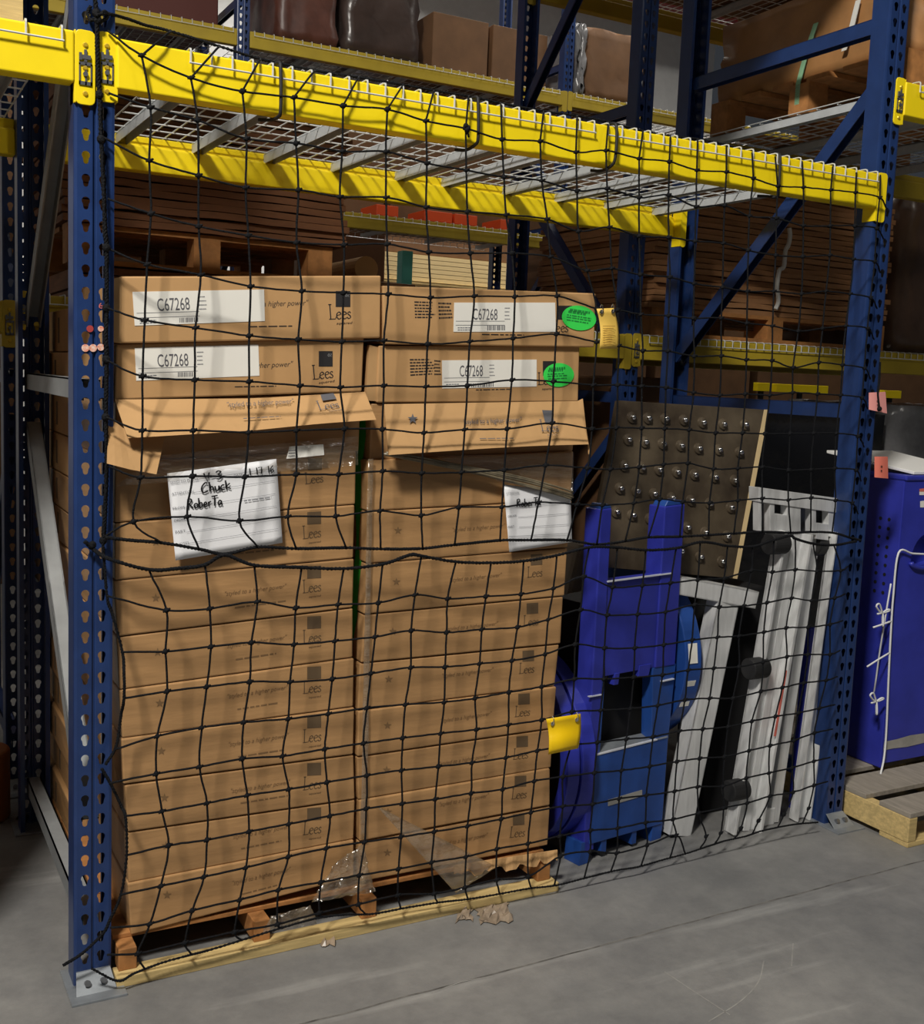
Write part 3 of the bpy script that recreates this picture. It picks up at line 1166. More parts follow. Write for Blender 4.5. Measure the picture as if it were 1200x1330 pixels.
logo_part(r2, P2, [(705, 488), (722, 488), (722, 469), (705, 469)], (698, 500), (722, 499), 16, M['print'], ((704, 506.5), (718, 506)), 3, False)
sticker(r2, P2, 725.5, 487, 20, 15.5, -.05, 30)
r3 = carton('third carton of the right stack with its front lid flap hanging open', [(480, 598), (744, 586), (751, 523), (482, 524)], DEP, M['card_wrap'], GR, YB + .02)
fr3 = flap(r3, [(499, 525), (620, 523), (751, 521)], [(505, 591), (560, 587), (640, 582), (700, 579), (764, 577)], YB, YFO, 'lid_flap', M['card_in'], .003)
a3, c3, d3 = PYp(499, 525, YB), PYp(751, 521, YB), PYp(640, 582, YFO)
nn = (c3 - a3).cross(d3 - a3)
PF4 = Plane(a3, nn * (-1 if nn.y > 0 else 1), c3 - a3)
logo_part(fr3, PF4, [(708, 549), (720, 549.5), (717, 533), (704, 532.5)], (703, 560), (726, 560.5), 15, M['print_grey'], ((711, 566), (724, 565)), 2.5, False, lf=.0052)
q = MB()
text(q, '"styled to a higher power"', PF4, (603, 551), (679, 547.5), 6.5, .005, .32)
q.build('slogan_print', M['print_grey'], fr3)
q = MB()
scribble_lines(q, PF4, [(623, 570), (674, 569.5), (674, 568.5), (623, 569)], 1, 1, .005, 17)


def star(mb, pl, cx, cy, r, lift):
    pts = []
    for i in range(10):
        a = -PI / 2 + i * PI / 5
        rr = r if i % 2 == 0 else r * .42
        pts.append(pl.at(cx + rr * math.cos(a), cy + rr * math.sin(a), lift))
    mb.add(pts + [pl.at(cx, cy, lift)], [(i, (i + 1) % 10, 10) for i in range(10)])


q.build('fine_print', M['print_grey'], fr3)
q = MB()
star(q, PF4, 536, 544, 7, .005)
q.build('star_mark', M['print_grey'], fr3)
flap(r3, [(751, 521), (755, 519), (757, 518)], [(764, 579), (766, 585), (765, 590)], YB, YFO + .004, 'end_flap', M['card_in'], .0, 4)

# ---- the film wrapped cartons beneath
L_y = [600, 680, 755, 828, 897, 960, 1020, 1082, 1148, 1216]
LR_y = [586, 656, 726, 790, 855, 919, 981, 1039, 1091, 1141]
ordn = ['fourth', 'fifth', 'sixth', 'seventh', 'eighth', 'ninth', 'tenth', 'eleventh', 'twelfth']


def edge_x(tab, y):
    for (y0, x0), (y1, x1) in zip(tab, tab[1:]):
        if y <= y1:
            return x0 + (x1 - x0) * (y - y0) / (y1 - y0)
    return tab[-1][1]


XL = [(590, 149), (750, 148), (830, 152), (960, 158), (1080, 164), (1216, 169)]
XLr = [(580, 462), (800, 459), (1000, 460), (1141, 460)]
XR = [(590, 479), (740, 477), (830, 470), (930, 464), (1147, 467)]
XRr = [(580, 745), (680, 741), (735, 736), (830, 728), (920, 719), (1100, 711)]
seam = 1.2
PLW = YPlane(YB + .006)
random.seed(5)
for i in range(9):
    yl0, yl1, yr0, yr1 = L_y[i], L_y[i + 1], LR_y[i], LR_y[i + 1]
    jit = [random.uniform(-1.2, 1.2) for _ in range(4)]
    c = [(edge_x(XL, yl1) + jit[0], yl1 - seam), (edge_x(XLr, yr1) + jit[1], yr1 - seam), (edge_x(XLr, yr0) + jit[2], yr0), (edge_x(XL, yl0) + jit[3], yl0)]
    yj = YB + .006 + random.uniform(-.003, .003)
    t = carton('film wrapped brown carton, %s from the top of the left stack%s' % (ordn[i], ', resting on the pallet' if i == 8 else ''), c, DEP, M['card_wrap'], GL, yj)
    pj = YPlane(yj)
    q = MB()
    if i > 0:
        a = bil(c, .885, .62)
        h = (yr1 - yr0)
        lx = 398 if i > 1 else 396
        f_ = .40 if i < 8 else .0
        if i < 8:
            sy = yr1 - (462 - 408) * -.11 - h * .82 + 2
            top = bil(c, .86, .93)[1]
            logo_part(t, pj, [(399, top + 17), (417, top + 16), (417, top), (399, top + 1)], (393, top + 36), (417, top + 33), 17, M['print_soft'], ((401, top + 42), (417, top + 40)), 2.6, False)
        cx, cy = bil(c, .17, .62)
        sq = MB()
        star(sq, pj, cx, cy, 6, .0007)
        sq.build('star_mark', M['print_faint'], t)
        text(q, '"styled to a higher power"', pj, bil(c, .46, .52), bil(c, .72, .55), 6, .0007, .32)
        q.build('slogan_print', M['print_faint'], t)
        q = MB()
        scribble_lines(q, pj, [bil(c, .5, .26), bil(c, .72, .28), bil(c, .72, .31), bil(c, .5, .29)], 1, 1, .0007, i)
        q.build('fine_print', M['print_faint'], t)
    else:
        top = bil(c, .86, .9)[1]
        logo_part(t, pj, [(400, top + 16), (418, top + 15), (418, top), (400, top + 1)], (396, top + 34), (420, top + 31), 15, M['print_soft'], None, 3, False)

R_y = [598, 665, 733, 799, 862, 924, 984, 1040, 1094, 1147]
RR_y = [586, 650, 712, 775, 837, 892, 947, 998, 1047, 1099]
for i in range(9):
    yl0, yl1, yr0, yr1 = R_y[i], R_y[i + 1], RR_y[i], RR_y[i + 1]
    jit = [random.uniform(-1.2, 1.2) for _ in range(4)]
    c = [(edge_x(XR, yl1) + jit[0], yl1 - seam), (edge_x(XRr, yr1) + jit[1], yr1 - seam), (edge_x(XRr, yr0) + jit[2], yr0), (edge_x(XR, yl0) + jit[3], yl0)]
    yj = YB + .006 + random.uniform(-.003, .003)
    t = carton('film wrapped brown carton, %s from the top of the right stack%s' % (ordn[i], ', at the pallet' if i == 8 else ''), c, DEP, M['card_wrap'], GR, yj)
    pj = YPlane(yj)
    if i > 0:
        q = MB()
        top = bil(c, .86, .93)[1]
        lx = edge_x(XRr, (yr0 + yr1) / 2) - 46
        logo_part(t, pj, [(lx, top + 15), (lx + 15, top + 14), (lx + 15, top), (lx, top + 1)], (lx - 5, top + 31), (lx + 15, top + 29), 14, M['print_soft'], None, 3, False)
        cx, cy = bil(c, .15, .6)
        sq = MB()
        star(sq, pj, cx, cy, 5.5, .0007)
        sq.build('star_mark', M['print_faint'], t)
        text(q, '"styled to a higher power"', pj, bil(c, .42, .5), bil(c, .68, .52), 5.5, .0007, .32)
        q.build('slogan_print', M['print_faint'], t)

# rear left column of cartons, seen through the left upright frame
zr = .1
hs = [.11] * 10 + [.12, .12, .13, .13]
random.seed(8)
nback = len(hs)
for i, h in enumerate(hs):
    j = random.uniform(-.008, .008)
    t = thing('carton', (.41, 1.0, zr), 'brown carton behind the left stack, %s' % (
        ['lowest at the pallet', 'second from the pallet', 'third from the pallet', 'fourth from the pallet', 'fifth from the pallet', 'sixth from the pallet', 'seventh from the pallet', 'eighth from the pallet', 'ninth from the pallet', 'tenth from the pallet', 'fourth from the top of its column', 'third from the top of its column', 'just below the topmost of its column', 'topmost of its column'][i]), 'carton', 'cartons of the rear left stack')
    mb = MB()
    mb.box(.105 + j, .72 + j, .69, 1.255, zr, zr + h - .003)
    bd = mb.build('box_body', M['card'] if i > 9 else M['card_wrap'], t, bevel=.004)
    q = MB()
    q.box(.1035 + j, .105 + j, .93, .955, zr + h * .2, zr + h * .8)
    q.build('side_print', M['print_soft'], t)
    zr += h

# ---- pallet
pal = thing('wooden_pallet', (.75, .58, 0), 'long pine pallet with pale front board under the carton stacks', 'pallet')


def pbox(mb, x0, x1, y0, y1, z0, z1):
    mb.box(x0, x1, y0, y1, z0, z1)


PX0, PX1 = .095, 1.405
for k, (ya, yb) in enumerate(((-.045, .012), (.36, .46), (.72, .82), (1.15, 1.25))):
    mb = MB()
    pbox(mb, PX0, PX1, ya, yb, 0, .028)
    mb.build('bottom_board', M['wood'], pal, bevel=.002)
for xs in (.105, .455, .765, 1.345):
    mb = MB()
    mb.box(xs, xs + .045, -.016, 1.24, .028, .085)
    mb.build('stringer', M['wood_dk'], pal, bevel=.002)
for k in range(9):
    ya = .04 + k * .135
    mb = MB()
    mb.box(PX0 + .005, PX1 - .005, ya, ya + .11, .085, .098)
    mb.build('deck_board', M['wood_dk'], pal, bevel=.002)

# green edge board between the two stacks
gx0, gx1 = PYp(464, 700, YB).x, PYp(474, 700, YB).x
mb = MB()
za, zb = PYp(468, 905, YB).z, PYp(468, 546, YB).z


def gfn(u, v):
    z = za + (zb - za) * v
    return Vector((gx0 + .022 + .012 * u + .006 * math.sin(v * 14), YB + .05 + .02 * (1 - u), z))


wavy_sheet(mb, gfn, 3, 30, .003, (0, -1, 0))
tag(mb.build('edge_protector', M['green_board']), 'narrow green strip standing in the dark gap between the two stacks', 'edge strip')

# ================================================================ CARGO NET
def _crop(ox, oy, s):
    return lambda x, y: (ox + x / s, oy + y / s)


A_ = _crop(140, 30, 3.3333)
B_ = _crop(460, 80, 3.3333)
C_ = _crop(780, 160, 3.0)
D_ = _crop(130, 380, 3.3333)
E_ = _crop(460, 380, 3.3333)
F_ = _crop(130, 720, 3.3333)
G_ = _crop(460, 720, 3.3333)
H_ = _crop(800, 400, 3.0)
J_ = _crop(700, 600, 4.8)
K_ = _crop(860, 600, 4.6154)
S_ = _crop(700, 860, 4.8)
T_ = _crop(860, 850, 4.6154)
U_ = _crop(0, 800, 2.51)
V_ = _crop(400, 800, 2.51)


def seq(*gs):
    out = []
    for g in gs:
        fn, pts = g[0], g[1:]
        for p in pts:
            out.append(fn(*p) if fn else p)
    return out


# upper net: top (over the beam), r0 .. r9, border
UP = [
    seq((A_, (270, 35), (147, 140), (185, 365), (180, 595), (187, 825), (170, 1045)), (D_, (193, 120), (183, 362), (183, 597), (175, 800), (145, 992), (265, 1083))),
    seq((A_, (482, 100), (360, 237), (388, 420), (393, 660), (393, 880), (403, 1090)), (D_, (413, 152), (410, 378), (403, 597), (400, 795), (377, 970), (428, 1110))),
    seq((A_, (660, 155), (582, 295), (600, 500), (597, 712), (608, 920), (618, 1140)), (D_, (645, 187), (645, 385), (643, 605), (627, 798), (603, 988), (683, 1102))),
    seq((A_, (895, 205), (805, 322), (815, 520), (825, 722), (817, 950), (840, 1160)), (D_, (857, 203), (865, 403), (850, 597), (848, 787), (812, 970), (848, 1108))),
    seq((A_, (1085, 235), (1018, 358), (1015, 555), (1005, 752), (1022, 960), (1020, 1168)), (D_, (1047, 213), (1040, 410), (1058, 590), (1033, 787), (1020, 968), (1065, 1105))),
    seq((B_, (212, 100), (143, 207), (137, 390), (138, 588), (142, 790), (147, 1007)), (E_, (128, 208), (128, 403), (122, 592), (123, 773), (112, 945), (115, 1110))),
    seq((B_, (345, 125), (310, 257), (315, 440), (312, 630), (322, 825), (330, 1022)), (E_, (318, 223), (310, 407), (302, 607), (292, 782), (290, 965), (297, 1108))),
    seq((B_, (495, 150), (483, 290), (485, 470), (490, 650), (502, 830), (520, 1015)), (E_, (500, 212), (490, 403), (478, 593), (465, 778), (453, 930), (435, 1092))),
    seq((B_, (635, 180), (640, 337), (648, 500), (658, 663), (683, 830), (695, 1018)), (E_, (688, 198), (683, 378), (662, 590), (650, 768), (640, 928), (632, 1073))),
    seq((B_, (820, 215), (805, 345), (812, 515), (835, 682), (850, 845), (878, 1015)), (E_, (875, 180), (862, 385), (857, 565), (828, 748), (798, 908), (765, 1072))),
    seq((B_, (965, 235), (960, 392), (965, 560), (970, 735), (1008, 905), (1050, 1070)), (E_, (1050, 215), (1035, 400), (1030, 590), (1010, 760), (965, 917), (922, 1072))),
    seq((B_, (1100, 262), (1090, 385), (1095, 550), (1105, 717), (1115, 895), (1140, 1075)), (E_, (1145, 230), (1140, 400), (1135, 585), (1110, 765), (1075, 920), (1050, 1090))),
    seq((C_, (165, 30), (150, 138), (150, 290), (150, 440), (155, 590), (157, 745), (165, 887), (160, 1025)), (H_, (100, 468), (90, 620), (70, 760)), (None, (812, 703))),
    seq((C_, (272, 50), (268, 150), (265, 280), (265, 445), (270, 600), (265, 750), (262, 888), (255, 1030)), (H_, (190, 470), (185, 610), (170, 745)), (None, (842, 698))),
    seq((C_, (378, 62), (375, 183), (372, 325), (368, 460), (365, 625), (362, 760), (365, 908), (362, 1050)), (H_, (285, 475), (280, 605), (260, 755)), (None, (883, 697))),
    seq((C_, (490, 85), (490, 190), (483, 320), (478, 468), (475, 640), (470, 760), (470, 907), (465, 1060)), (H_, (388, 487), (380, 627), (365, 760)), (None, (920, 695))),
    seq((C_, (590, 110), (595, 215), (580, 362), (575, 495), (572, 655), (570, 780), (568, 922), (563, 1055)), (H_, (493, 487), (475, 625), (475, 750)), (None, (953, 693))),
    seq((C_, (680, 125), (690, 245), (685, 370), (682, 515), (675, 655), (670, 790), (668, 925), (660, 1060)), (H_, (580, 490), (570, 620), (570, 742)), (None, (990, 691))),
    seq((C_, (785, 145), (790, 250), (790, 400), (788, 520), (783, 665), (770, 810), (750, 952), (748, 1050)), (H_, (678, 490), (672, 632), (672, 748)), (None, (1027, 692))),
    seq((C_, (905, 165), (897, 260), (895, 400), (893, 515), (878, 655), (865, 800), (850, 933), (845, 1055)), (H_, (770, 488), (760, 630), (760, 740)), (None, (1053, 691))),
    seq((C_, (997, 185), (993, 270), (990, 400), (985, 530), (972, 665), (955, 790), (942, 942), (935, 1060)), (H_, (858, 488), (852, 625), (855, 750)), (None, (1081, 692))),
    seq((C_, (1090, 200), (1088, 290), (1075, 410), (1068, 540), (1052, 680), (1040, 800), (1028, 955), (1018, 1070)), (H_, (942, 500), (935, 632), (920, 760)), (None, (1103, 698))),
]
UPL = [(140, 40), (141, 121), (133, 178), (140, 258), (139, 322), (139, 400), (136, 467), (138, 542), (142, 606), (133, 698)]
LO = [
    seq((F_, (215, 75), (287, 242), (283, 420), (290, 593), (248, 787), (243, 950), (268, 1112)), (U_, (550, 748), (525, 880), (490, 1003), (450, 1100))),
    seq((F_, (455, 50), (475, 235), (480, 400), (462, 573), (440, 750), (430, 920), (463, 1077)), (U_, (675, 730), (665, 850), (627, 960), (603, 1065))),
    seq((F_, (668, 42), (680, 205), (655, 382), (648, 552), (622, 727), (615, 885), (637, 1043)), (U_, (812, 703), (802, 820), (782, 925), (765, 1030))),
    seq((F_, (873, 60), (847, 232), (840, 390), (823, 552), (815, 712), (790, 873), (817, 1017)), (U_, (942, 678), (940, 785), (908, 893), (905, 1005))),
    seq((F_, (1055, 62), (1030, 217), (1017, 375), (1005, 540), (988, 690), (973, 843), (982, 987)), (V_, (72, 652), (60, 757), (42, 868), (37, 968))),
    seq((G_, (123, 42), (105, 210), (90, 357), (73, 515), (55, 665), (40, 818), (55, 957)), (V_, (190, 628), (185, 737), (168, 845), (165, 940))),
    seq((G_, (290, 10), (263, 175), (247, 330), (245, 490), (222, 650), (210, 795), (205, 935)), (V_, (307, 612), (303, 720), (295, 825), (293, 910))),
    seq((G_, (440, 33), (405, 192), (400, 338), (393, 488), (390, 640), (375, 775), (365, 918)), (V_, (415, 597), (412, 703), (403, 803), (412, 905))),
    seq((G_, (592, 38), (570, 182), (552, 325), (543, 473), (523, 623), (530, 758), (510, 902)), (V_, (532, 578), (520, 685), (515, 785), (512, 885))),
    seq((G_, (733, 35), (722, 172), (707, 315), (683, 460), (670, 597), (668, 738), (657, 880)), (V_, (635, 565), (630, 662), (615, 760), (615, 860))),
    seq((G_, (877, 8), (863, 147), (840, 282), (827, 432), (812, 573), (812, 717), (793, 850)), (V_, (738, 538), (727, 640), (717, 742), (718, 850))),
    [(765, 711), (758, 749), (754, 792), (747, 837), (746, 882), (742.7, 924.6), (741, 968), (731, 1009), (731, 1047), (727, 1086), (728, 1112)],
    seq((J_, (490, 535), (460, 780), (425, 955), (408, 1160)), (S_, (405, 105), (385, 300), (365, 500), (345, 690), (335, 885), (320, 1050), (320, 1180))),
    seq((J_, (665, 550), (645, 770), (615, 950), (597, 1160)), (S_, (590, 95), (570, 290), (545, 480), (515, 675), (500, 850), (490, 1035), (485, 1190))),
    seq((J_, (855, 540), (820, 755), (790, 935), (778, 1140)), (S_, (770, 80), (740, 270), (710, 465), (690, 650), (670, 830), (665, 1000), (675, 1140))),
    seq((J_, (1005, 505), (990, 735), (970, 890), (955, 1110)), (S_, (930, 50), (910, 235), (875, 430), (860, 620), (845, 805), (835, 980), (855, 1080))),
    [(945, 709), (940.6, 751), (934, 788.5), (931.7, 827.7), (927, 868), (921.7, 907), (912.6, 947), (908.7, 985), (906, 1022), (907.7, 1056), (917, 1086)],
    [(977, 710), (976, 741), (966, 787), (959.7, 826), (959.7, 866), (952, 906.8), (945.6, 944), (941, 983), (939, 1021), (940, 1049), (936, 1082)],
    [(1005, 702), (1003, 743), (996, 782.7), (992, 821), (991, 859.7), (988, 898), (976.6, 936.7), (972.7, 975), (969, 1010.8), (970.5, 1043), (962, 1076)],
    [(1033, 699.7), (1032.7, 740), (1028, 777), (1020.8, 815.6), (1022, 853), (1016, 893), (1007, 930.6), (1000, 968.5), (998.7, 1004), (999.8, 1034), (985, 1066)],
    [(1056, 706), (1061, 742), (1054, 780), (1049.6, 814.5), (1049, 850), (1044, 887), (1036.6, 926), (1031, 961.6), (1029, 997), (1030, 1029), (1018, 1058)],
    [(1083, 708), (1092, 741), (1084, 776.6), (1078, 811), (1078, 850), (1073, 883.6), (1064, 920), (1057.6, 952), (1057, 988.7), (1057, 1020), (1050, 1050)],
]
LOL = [(139, 774), (159, 847), (161, 907), (151, 973), (143, 1017), (163, 1060), (164.5, 1111), (157, 1162), (143, 1205), (139, 1240)]


def netY(y):
    if y < 300:
        return -.034
    if y < 480:
        return -.034 - .024 * (y - 300) / 180
    if y < 1120:
        return -.058
    return -.070


def NP(p, dy=0.0):
    return PYp(p[0], p[1], netY(p[1]) + dy)


def post_edge(y):
    return 1131 - (y - 285) * .093


random.seed(21)
CR_ = .0027


def cordpath(pts, per=5, sag=0.0):
    """gently uneven cord through its knots"""
    out = catmull(pts, per)
    return [p + Vector((random.uniform(-.0006, .0006), random.uniform(-.0006, .0006), random.uniform(-.0006, .0006))) for p in out]


def knot(mb, p, r=.0072):
    a = random.uniform(0, 3)
    mb.blob(p, r * random.uniform(.85, 1.15), r * .9, r * random.uniform(.75, 1.1), nu=7, nv=5)
    mb.tube([p + Vector((-r * 1.2, -.001, -r * .5)), p + Vector((0, -.004, 0)), p + Vector((r * 1.2, -.001, r * .6))], CR_ * .95, 5)


upnet = thing('cargo_net', (1.33, -.04, 1.04), 'upper black knotted net hanging from the front beam over the carton tops', 'net', 'black cargo nets')
mb = MB()
top_pts = []
for col in UP:
    tp, r0 = col[0], col[1]
    pts = [NP(q) for q in col[1:]]
    lead = [PYp(tp[0], tp[1], .062), PYp(tp[0], tp[1] + 1, .02), PYp(*lerp2(tp, r0, .14), -.026)]
    top_pts.append(lead[0])
    mb.tube(catmull(lead + [pts[0]], 4), CR_, 6)
    mb.tube(cordpath(pts), CR_, 6)
    for q in pts[:-1]:
        knot(mb, q)
for j in range(10):
    row = [NP(UPL[j], .02)] + [NP(c[1 + j]) for c in UP]
    y = UP[-1][1 + j][1] + 6
    row.append(PYp(post_edge(y) + 18, y + 8, -.016))
    mb.tube(cordpath(row, 6), CR_, 6)
mb.build('net_mesh', M['cord'], upnet, smooth=True)
mb = MB()
rope(mb, [PYp(124, 20, -.03), PYp(141, 18, -.01), PYp(167, 25, .03), PYp(190, 33, .05)] + top_pts + [PYp(1152, 223, .05)], .0042, .022)
mb.build('head_rope', M['cord'], upnet, smooth=True)
mb = MB()
ub = [(137, 698), (172, 702)] + [c[-1] for c in UP[:2]] + [(292, 719.6)] + [c[-1] for c in UP[2:]] + [(1118, 702)]
rope(mb, [NP(q, .004) for q in ub], .0048, .026)
mb.build('border_rope', M['cord'], upnet, smooth=True)

lonet = thing('cargo_net', (1.33, -.05, .02), 'lower black knotted net stretched from waist height down to the pallet and floor', 'net', 'black cargo nets')
mb = MB()
BOT = [(119, 1258), (153, 1274), (175, 1264), (215, 1249), (275, 1233), (330, 1216), (380, 1201), (414, 1192), (450, 1188), (484, 1187), (528, 1179), (571, 1172), (607, 1168), (649, 1161), (687, 1154), (722, 1150), (758, 1141), (798, 1131), (828, 1126), (860, 1117), (893, 1108), (920, 1099), (942, 1092), (969, 1086), (990, 1079), (1030, 1071), (1062, 1068)]


def bot_at(x):
    for a, b in zip(BOT, BOT[1:]):
        if a[0] <= x <= b[0]:
            return lerp2(a, b, (x - a[0]) / (b[0] - a[0]))
    return BOT[-1]


for i, col in enumerate(LO):
    e = col[-1]
    sh = 9 if i < 6 else (4 if i < 11 else -8)
    bp = bot_at(e[0] + sh)
    full = list(col)
    if bp[1] - e[1] > 3:
        full.append(bp)
    pts = [NP(q) for q in full]
    mb.tube(cordpath(pts), CR_, 6)
    for q in pts[1:-1]:
        knot(mb, q)
for j in range(10):
    cols = LO if j < 9 else LO[:16]
    row = [NP(LOL[j], .0)] + [NP(c[1 + j]) for c in cols]
    if j < 9:
        y = LO[-1][1 + j][1] - 3
        row.append(PYp(post_edge(y) + 12, y - 2, -.016))
    else:
        row.append(NP(bot_at(890)))
    mb.tube(cordpath(row, 6), CR_, 6)
mb.build('net_mesh', M['cord'], lonet, smooth=True)
mb = MB()
lb = [(110, 703), (122, 714), (145, 727)] + [(194.5, 740), (229, 738.5), (265, 734), (292, 721), (329.5, 734), (392.5, 737), (446.5, 738.5), (497.5, 732.5), (532, 721), (547, 722), (591, 729.5), (637, 731), (680.5, 728.6), (722.5, 721.4), (765, 711), (800, 711), (840, 714.5), (878, 712), (912, 704), (945, 709), (977, 710), (1000, 703), (1026, 696), (1033, 699.7), (1056, 706), (1083, 708), (1112, 703)]
rope(mb, [NP(q, -.004 if q[0] > 130 else .036) for q in lb], .0052, .028)
mb.build('border_rope', M['cord'], lonet, smooth=True)
mb = MB()
rope(mb, [NP(q, .0 if q[0] > 160 else .02) for q in [(133, 700), (139, 774), (146, 798), (159, 847), (161, 875), (161, 907), (157, 930), (151, 969), (137, 993)]], .0042, .022)
rope(mb, [NP(q, .0 if q[0] > 160 else .02) for q in [(132, 998), (143, 1017), (158, 1048), (163, 1061), (164.5, 1111), (157, 1162), (143, 1194), (134, 1212), (107, 1238), (82, 1254)]], .0042, .022)
mb.build('side_rope', M['cord'], lonet, smooth=True)
mb = MB()
rope(mb, [NP(q) for q in BOT], .0036, .02)
mb.build('foot_rope', M['cord'], lonet, smooth=True)

# lashing down the left post
mb = MB()
lp = [(123, -6), (125, 15), (126, 60), (127, 100), (129, 122), (131, 180), (134, 240), (136, 300), (138, 322), (138, 400), (137, 440), (138, 467), (137, 542), (138, 600), (136, 660), (134, 702)]
rope(mb, [PYp(x, y, -.020) for x, y in lp], .0052, .026)
rope(mb, [PYp(x + 2, y, -.013) for x, y in lp[1:]], .0034, .02)
for x, y in ((125, 17), (127, 26), (129, 123), (131, 181), (138, 322), (138, 400), (138, 467), (137, 542), (134, 702), (120, 708)):
    mb.blob(PYp(x, y, -.022), .0095, .007, .0105)
rope(mb, [PYp(118, 8, -.006), PYp(114, 16, -.008), PYp(118, 26, -.016), PYp(126, 22, -.022), PYp(136, 15, -.016), PYp(140, 22, -.01), PYp(128, 30, -.02)], .004, .02)
tag(mb.build('lashing_rope', M['cord'], smooth=True), 'black twisted rope lashed down the face of the left blue post', 'rope')

# black hooks round the beam that hold the net
hook_px = [([(364, 84), (364.5, 92), (364.5, 142), (361, 152), (344, 161)], 'black hook round the front beam nearest the left post'),
           ([(621, 129), (621, 136), (621, 178), (617, 188), (604, 195.5)], 'black hook round the front beam beside the dark knot above the right stack'),
           ([(800, 163), (801, 170), (799, 205), (793, 216), (776, 221)], 'black hook round the front beam at the joint of the two wire decks'),
           ([(1014, 203), (1013, 212), (1011, 246), (1009, 256), (990, 262)], 'black hook round the front beam nearest the right post')]
for px, lab in hook_px:
    mb = MB()
    tp = PYp(px[0][0], px[0][1], -.026)
    p = [tp + Vector((0, .075, 0.003)), tp + Vector((0, .06, .007)), tp + Vector((0, .01, .007))] + [PYp(px[1][0], px[1][1], -.028), PYp(px[2][0], px[2][1], -.028), PYp(px[3][0], px[3][1], -.012)]
    e = p[-1]
    p.append(Vector((e.x - .01, .02, ZB - .010)))
    p.append(Vector((e.x - .03, .045, ZB - .008)))
    mb.tube(catmull(p, 5), .0045, 8)
    tag(mb.build('beam_hook', M['rubber'], smooth=True), lab, 'hook', 'black net hooks on the front beam')
# the dark knot on the beam row
mb = MB()
q = NP(UP[7][1])
for k in range(6):
    mb.blob(q + Vector((random.uniform(-.005, .005), -.004 - random.random() * .004, random.uniform(-.006, .006))), .0075)
mb.tube([q, q + Vector((.004, -.006, -.014)), q + Vector((.008, -.004, -.022))], .003, 6)
tag(mb.build('rope_knot', M['cord'], smooth=True), 'thick black knot tied on the net in front of the yellow beam', 'knot')

# ================================================================ TAGS, PAPERS, FILM
def net_tag(name, fn, mt, label, grom, group=None):
    mb = MB()
    wavy_sheet(mb, fn, 10, 8, .0012, (0, -1, 0))
    o = thing(name, fn(.5, 0), label, 'tag', group)
    mb.build('tag_sheet', mt, o, smooth=True)
    for (u, v) in grom:
        p = fn(u, v)
        q = MB()
        q.ring(p + Vector((0, -.003, 0)), (0, 1, 0), [(.0028, -.001), (.0062, -.001), (.0062, .003), (.0028, .003)], 16)
        q.build('grommet', M['chrome'], o)
        q = MB()
        q.tube([p + Vector((0, -.004, -.002)), p + Vector((.001, -.007, .006)), p + Vector((.001, -.006, .016)), p + Vector((.001, 0, .021)), p + Vector((0, .004, .014)), p + Vector((0, .003, .002))], .0017, 6)
        q.build('clip', M['chrome'], o)
    return o


def tagfn(c, Y, bulge, curl):
    def fn(u, v):
        x, y = bil(c, u, v)
        x += bulge * math.sin(PI * v) * (2 * u - 1 if bulge < 0 else 1)
        return PYp(x, y, Y - curl * math.sin(PI * u) - curl * .5 * math.sin(2 * PI * v))
    return fn


net_tag('vinyl_tag', tagfn([(712.5, 980), (751, 972), (754, 927), (709.5, 934)], -.068, 2, .012), M['yellow_tag'], 'small bright yellow vinyl tag clipped to the net beside the right stack', [(.14, .86), (.86, .86)])
kt = net_tag('card_tag', tagfn([(778.5, 453), (803, 453), (797, 400), (775, 401)], -.055, 3, .006), M['kraft_tag'], 'manila card tag on the net beside the topmost right carton', [(.2, .92), (.86, .92)])
q = MB()
for k in range(9):
    y = 424 + k * 3
    a, b = (783, y), (799 - (k % 3) * 2, y)
    quad(q, YPlane(-.0665), [a, b, (b[0], b[1] - .8), (a[0], a[1] - .8)], 0)
q.build('tag_print', mat('tan_print', srgb(176, 136, 56), .7), kt)


def paper(name, c, Y, label, wave):
    pl = YPlane(Y)

    def fn(u, v):
        x, y = bil(c, u, v)
        return PYp(x, y, Y - wave * (math.sin(u * 5 + v * 3) * .5 + .5) * (1 - abs(2 * v - 1)) * .6)
    mb = MB()
    wavy_sheet(mb, fn, 12, 12, .0006, (0, -1, 0))
    t = thing(name, PYp(*bil(c, .5, 0), Y), label, 'paper')
    mb.build('sheet', M['paper'], t, smooth=True)
    return t


YP = .014
c1 = [(228, 728), (367, 705), (358.8, 596), (217, 615)]
p1 = paper('paper_form', c1, YP, 'white paper form handwritten Chuck taped to the left stack', .003)
PP = YPlane(YP - .0035)
q = MB()
for s_, a, b, h in (('SEND TO PLANT', (221, 628.5), (258, 623.5), 3.2), ('ATTENTION', (223, 643), (251.5, 639.5), 3.2), ('FROM', (224.5, 662), (239.5, 660), 3.2),
                    ('ORDER', (226, 677.5), (241, 675.5), 3.2), ('PART', (227.8, 692.5), (241, 690.5), 3.2), ('NOTES', (229.8, 708.5), (245.5, 706), 3.2), ('DATE', (304, 619), (315, 617.5), 2.8)):
    text(q, s_, PP, a, b, h, 0)
for v0, u0 in ((.885, .25), (.74, .22), (.585, .12), (.44, .12), (.30, .12), (.17, .13)):
    a, b = bil(c1, u0, v0), bil(c1, .97, v0 + .005)
    quad(q, PP, [a, b, (b[0], b[1] - .45), (a[0], a[1] - .45)], 0)
scribble_lines(q, PP, [(317, 651.5), (360, 645.5), (360, 644.2), (317, 650.2)], 1, 1, 0, 41)
q.build('form_print', M['form'], p1)
q = MB()
PH = YPlane(YP - .004)
hand(q, 'V-3', PH, (266, 625.5), (290, 621.5), 11, .14, 0)
hand(q, 'Chuck', PH, (262, 640), (301, 634.5), 12.5, .14, 0)
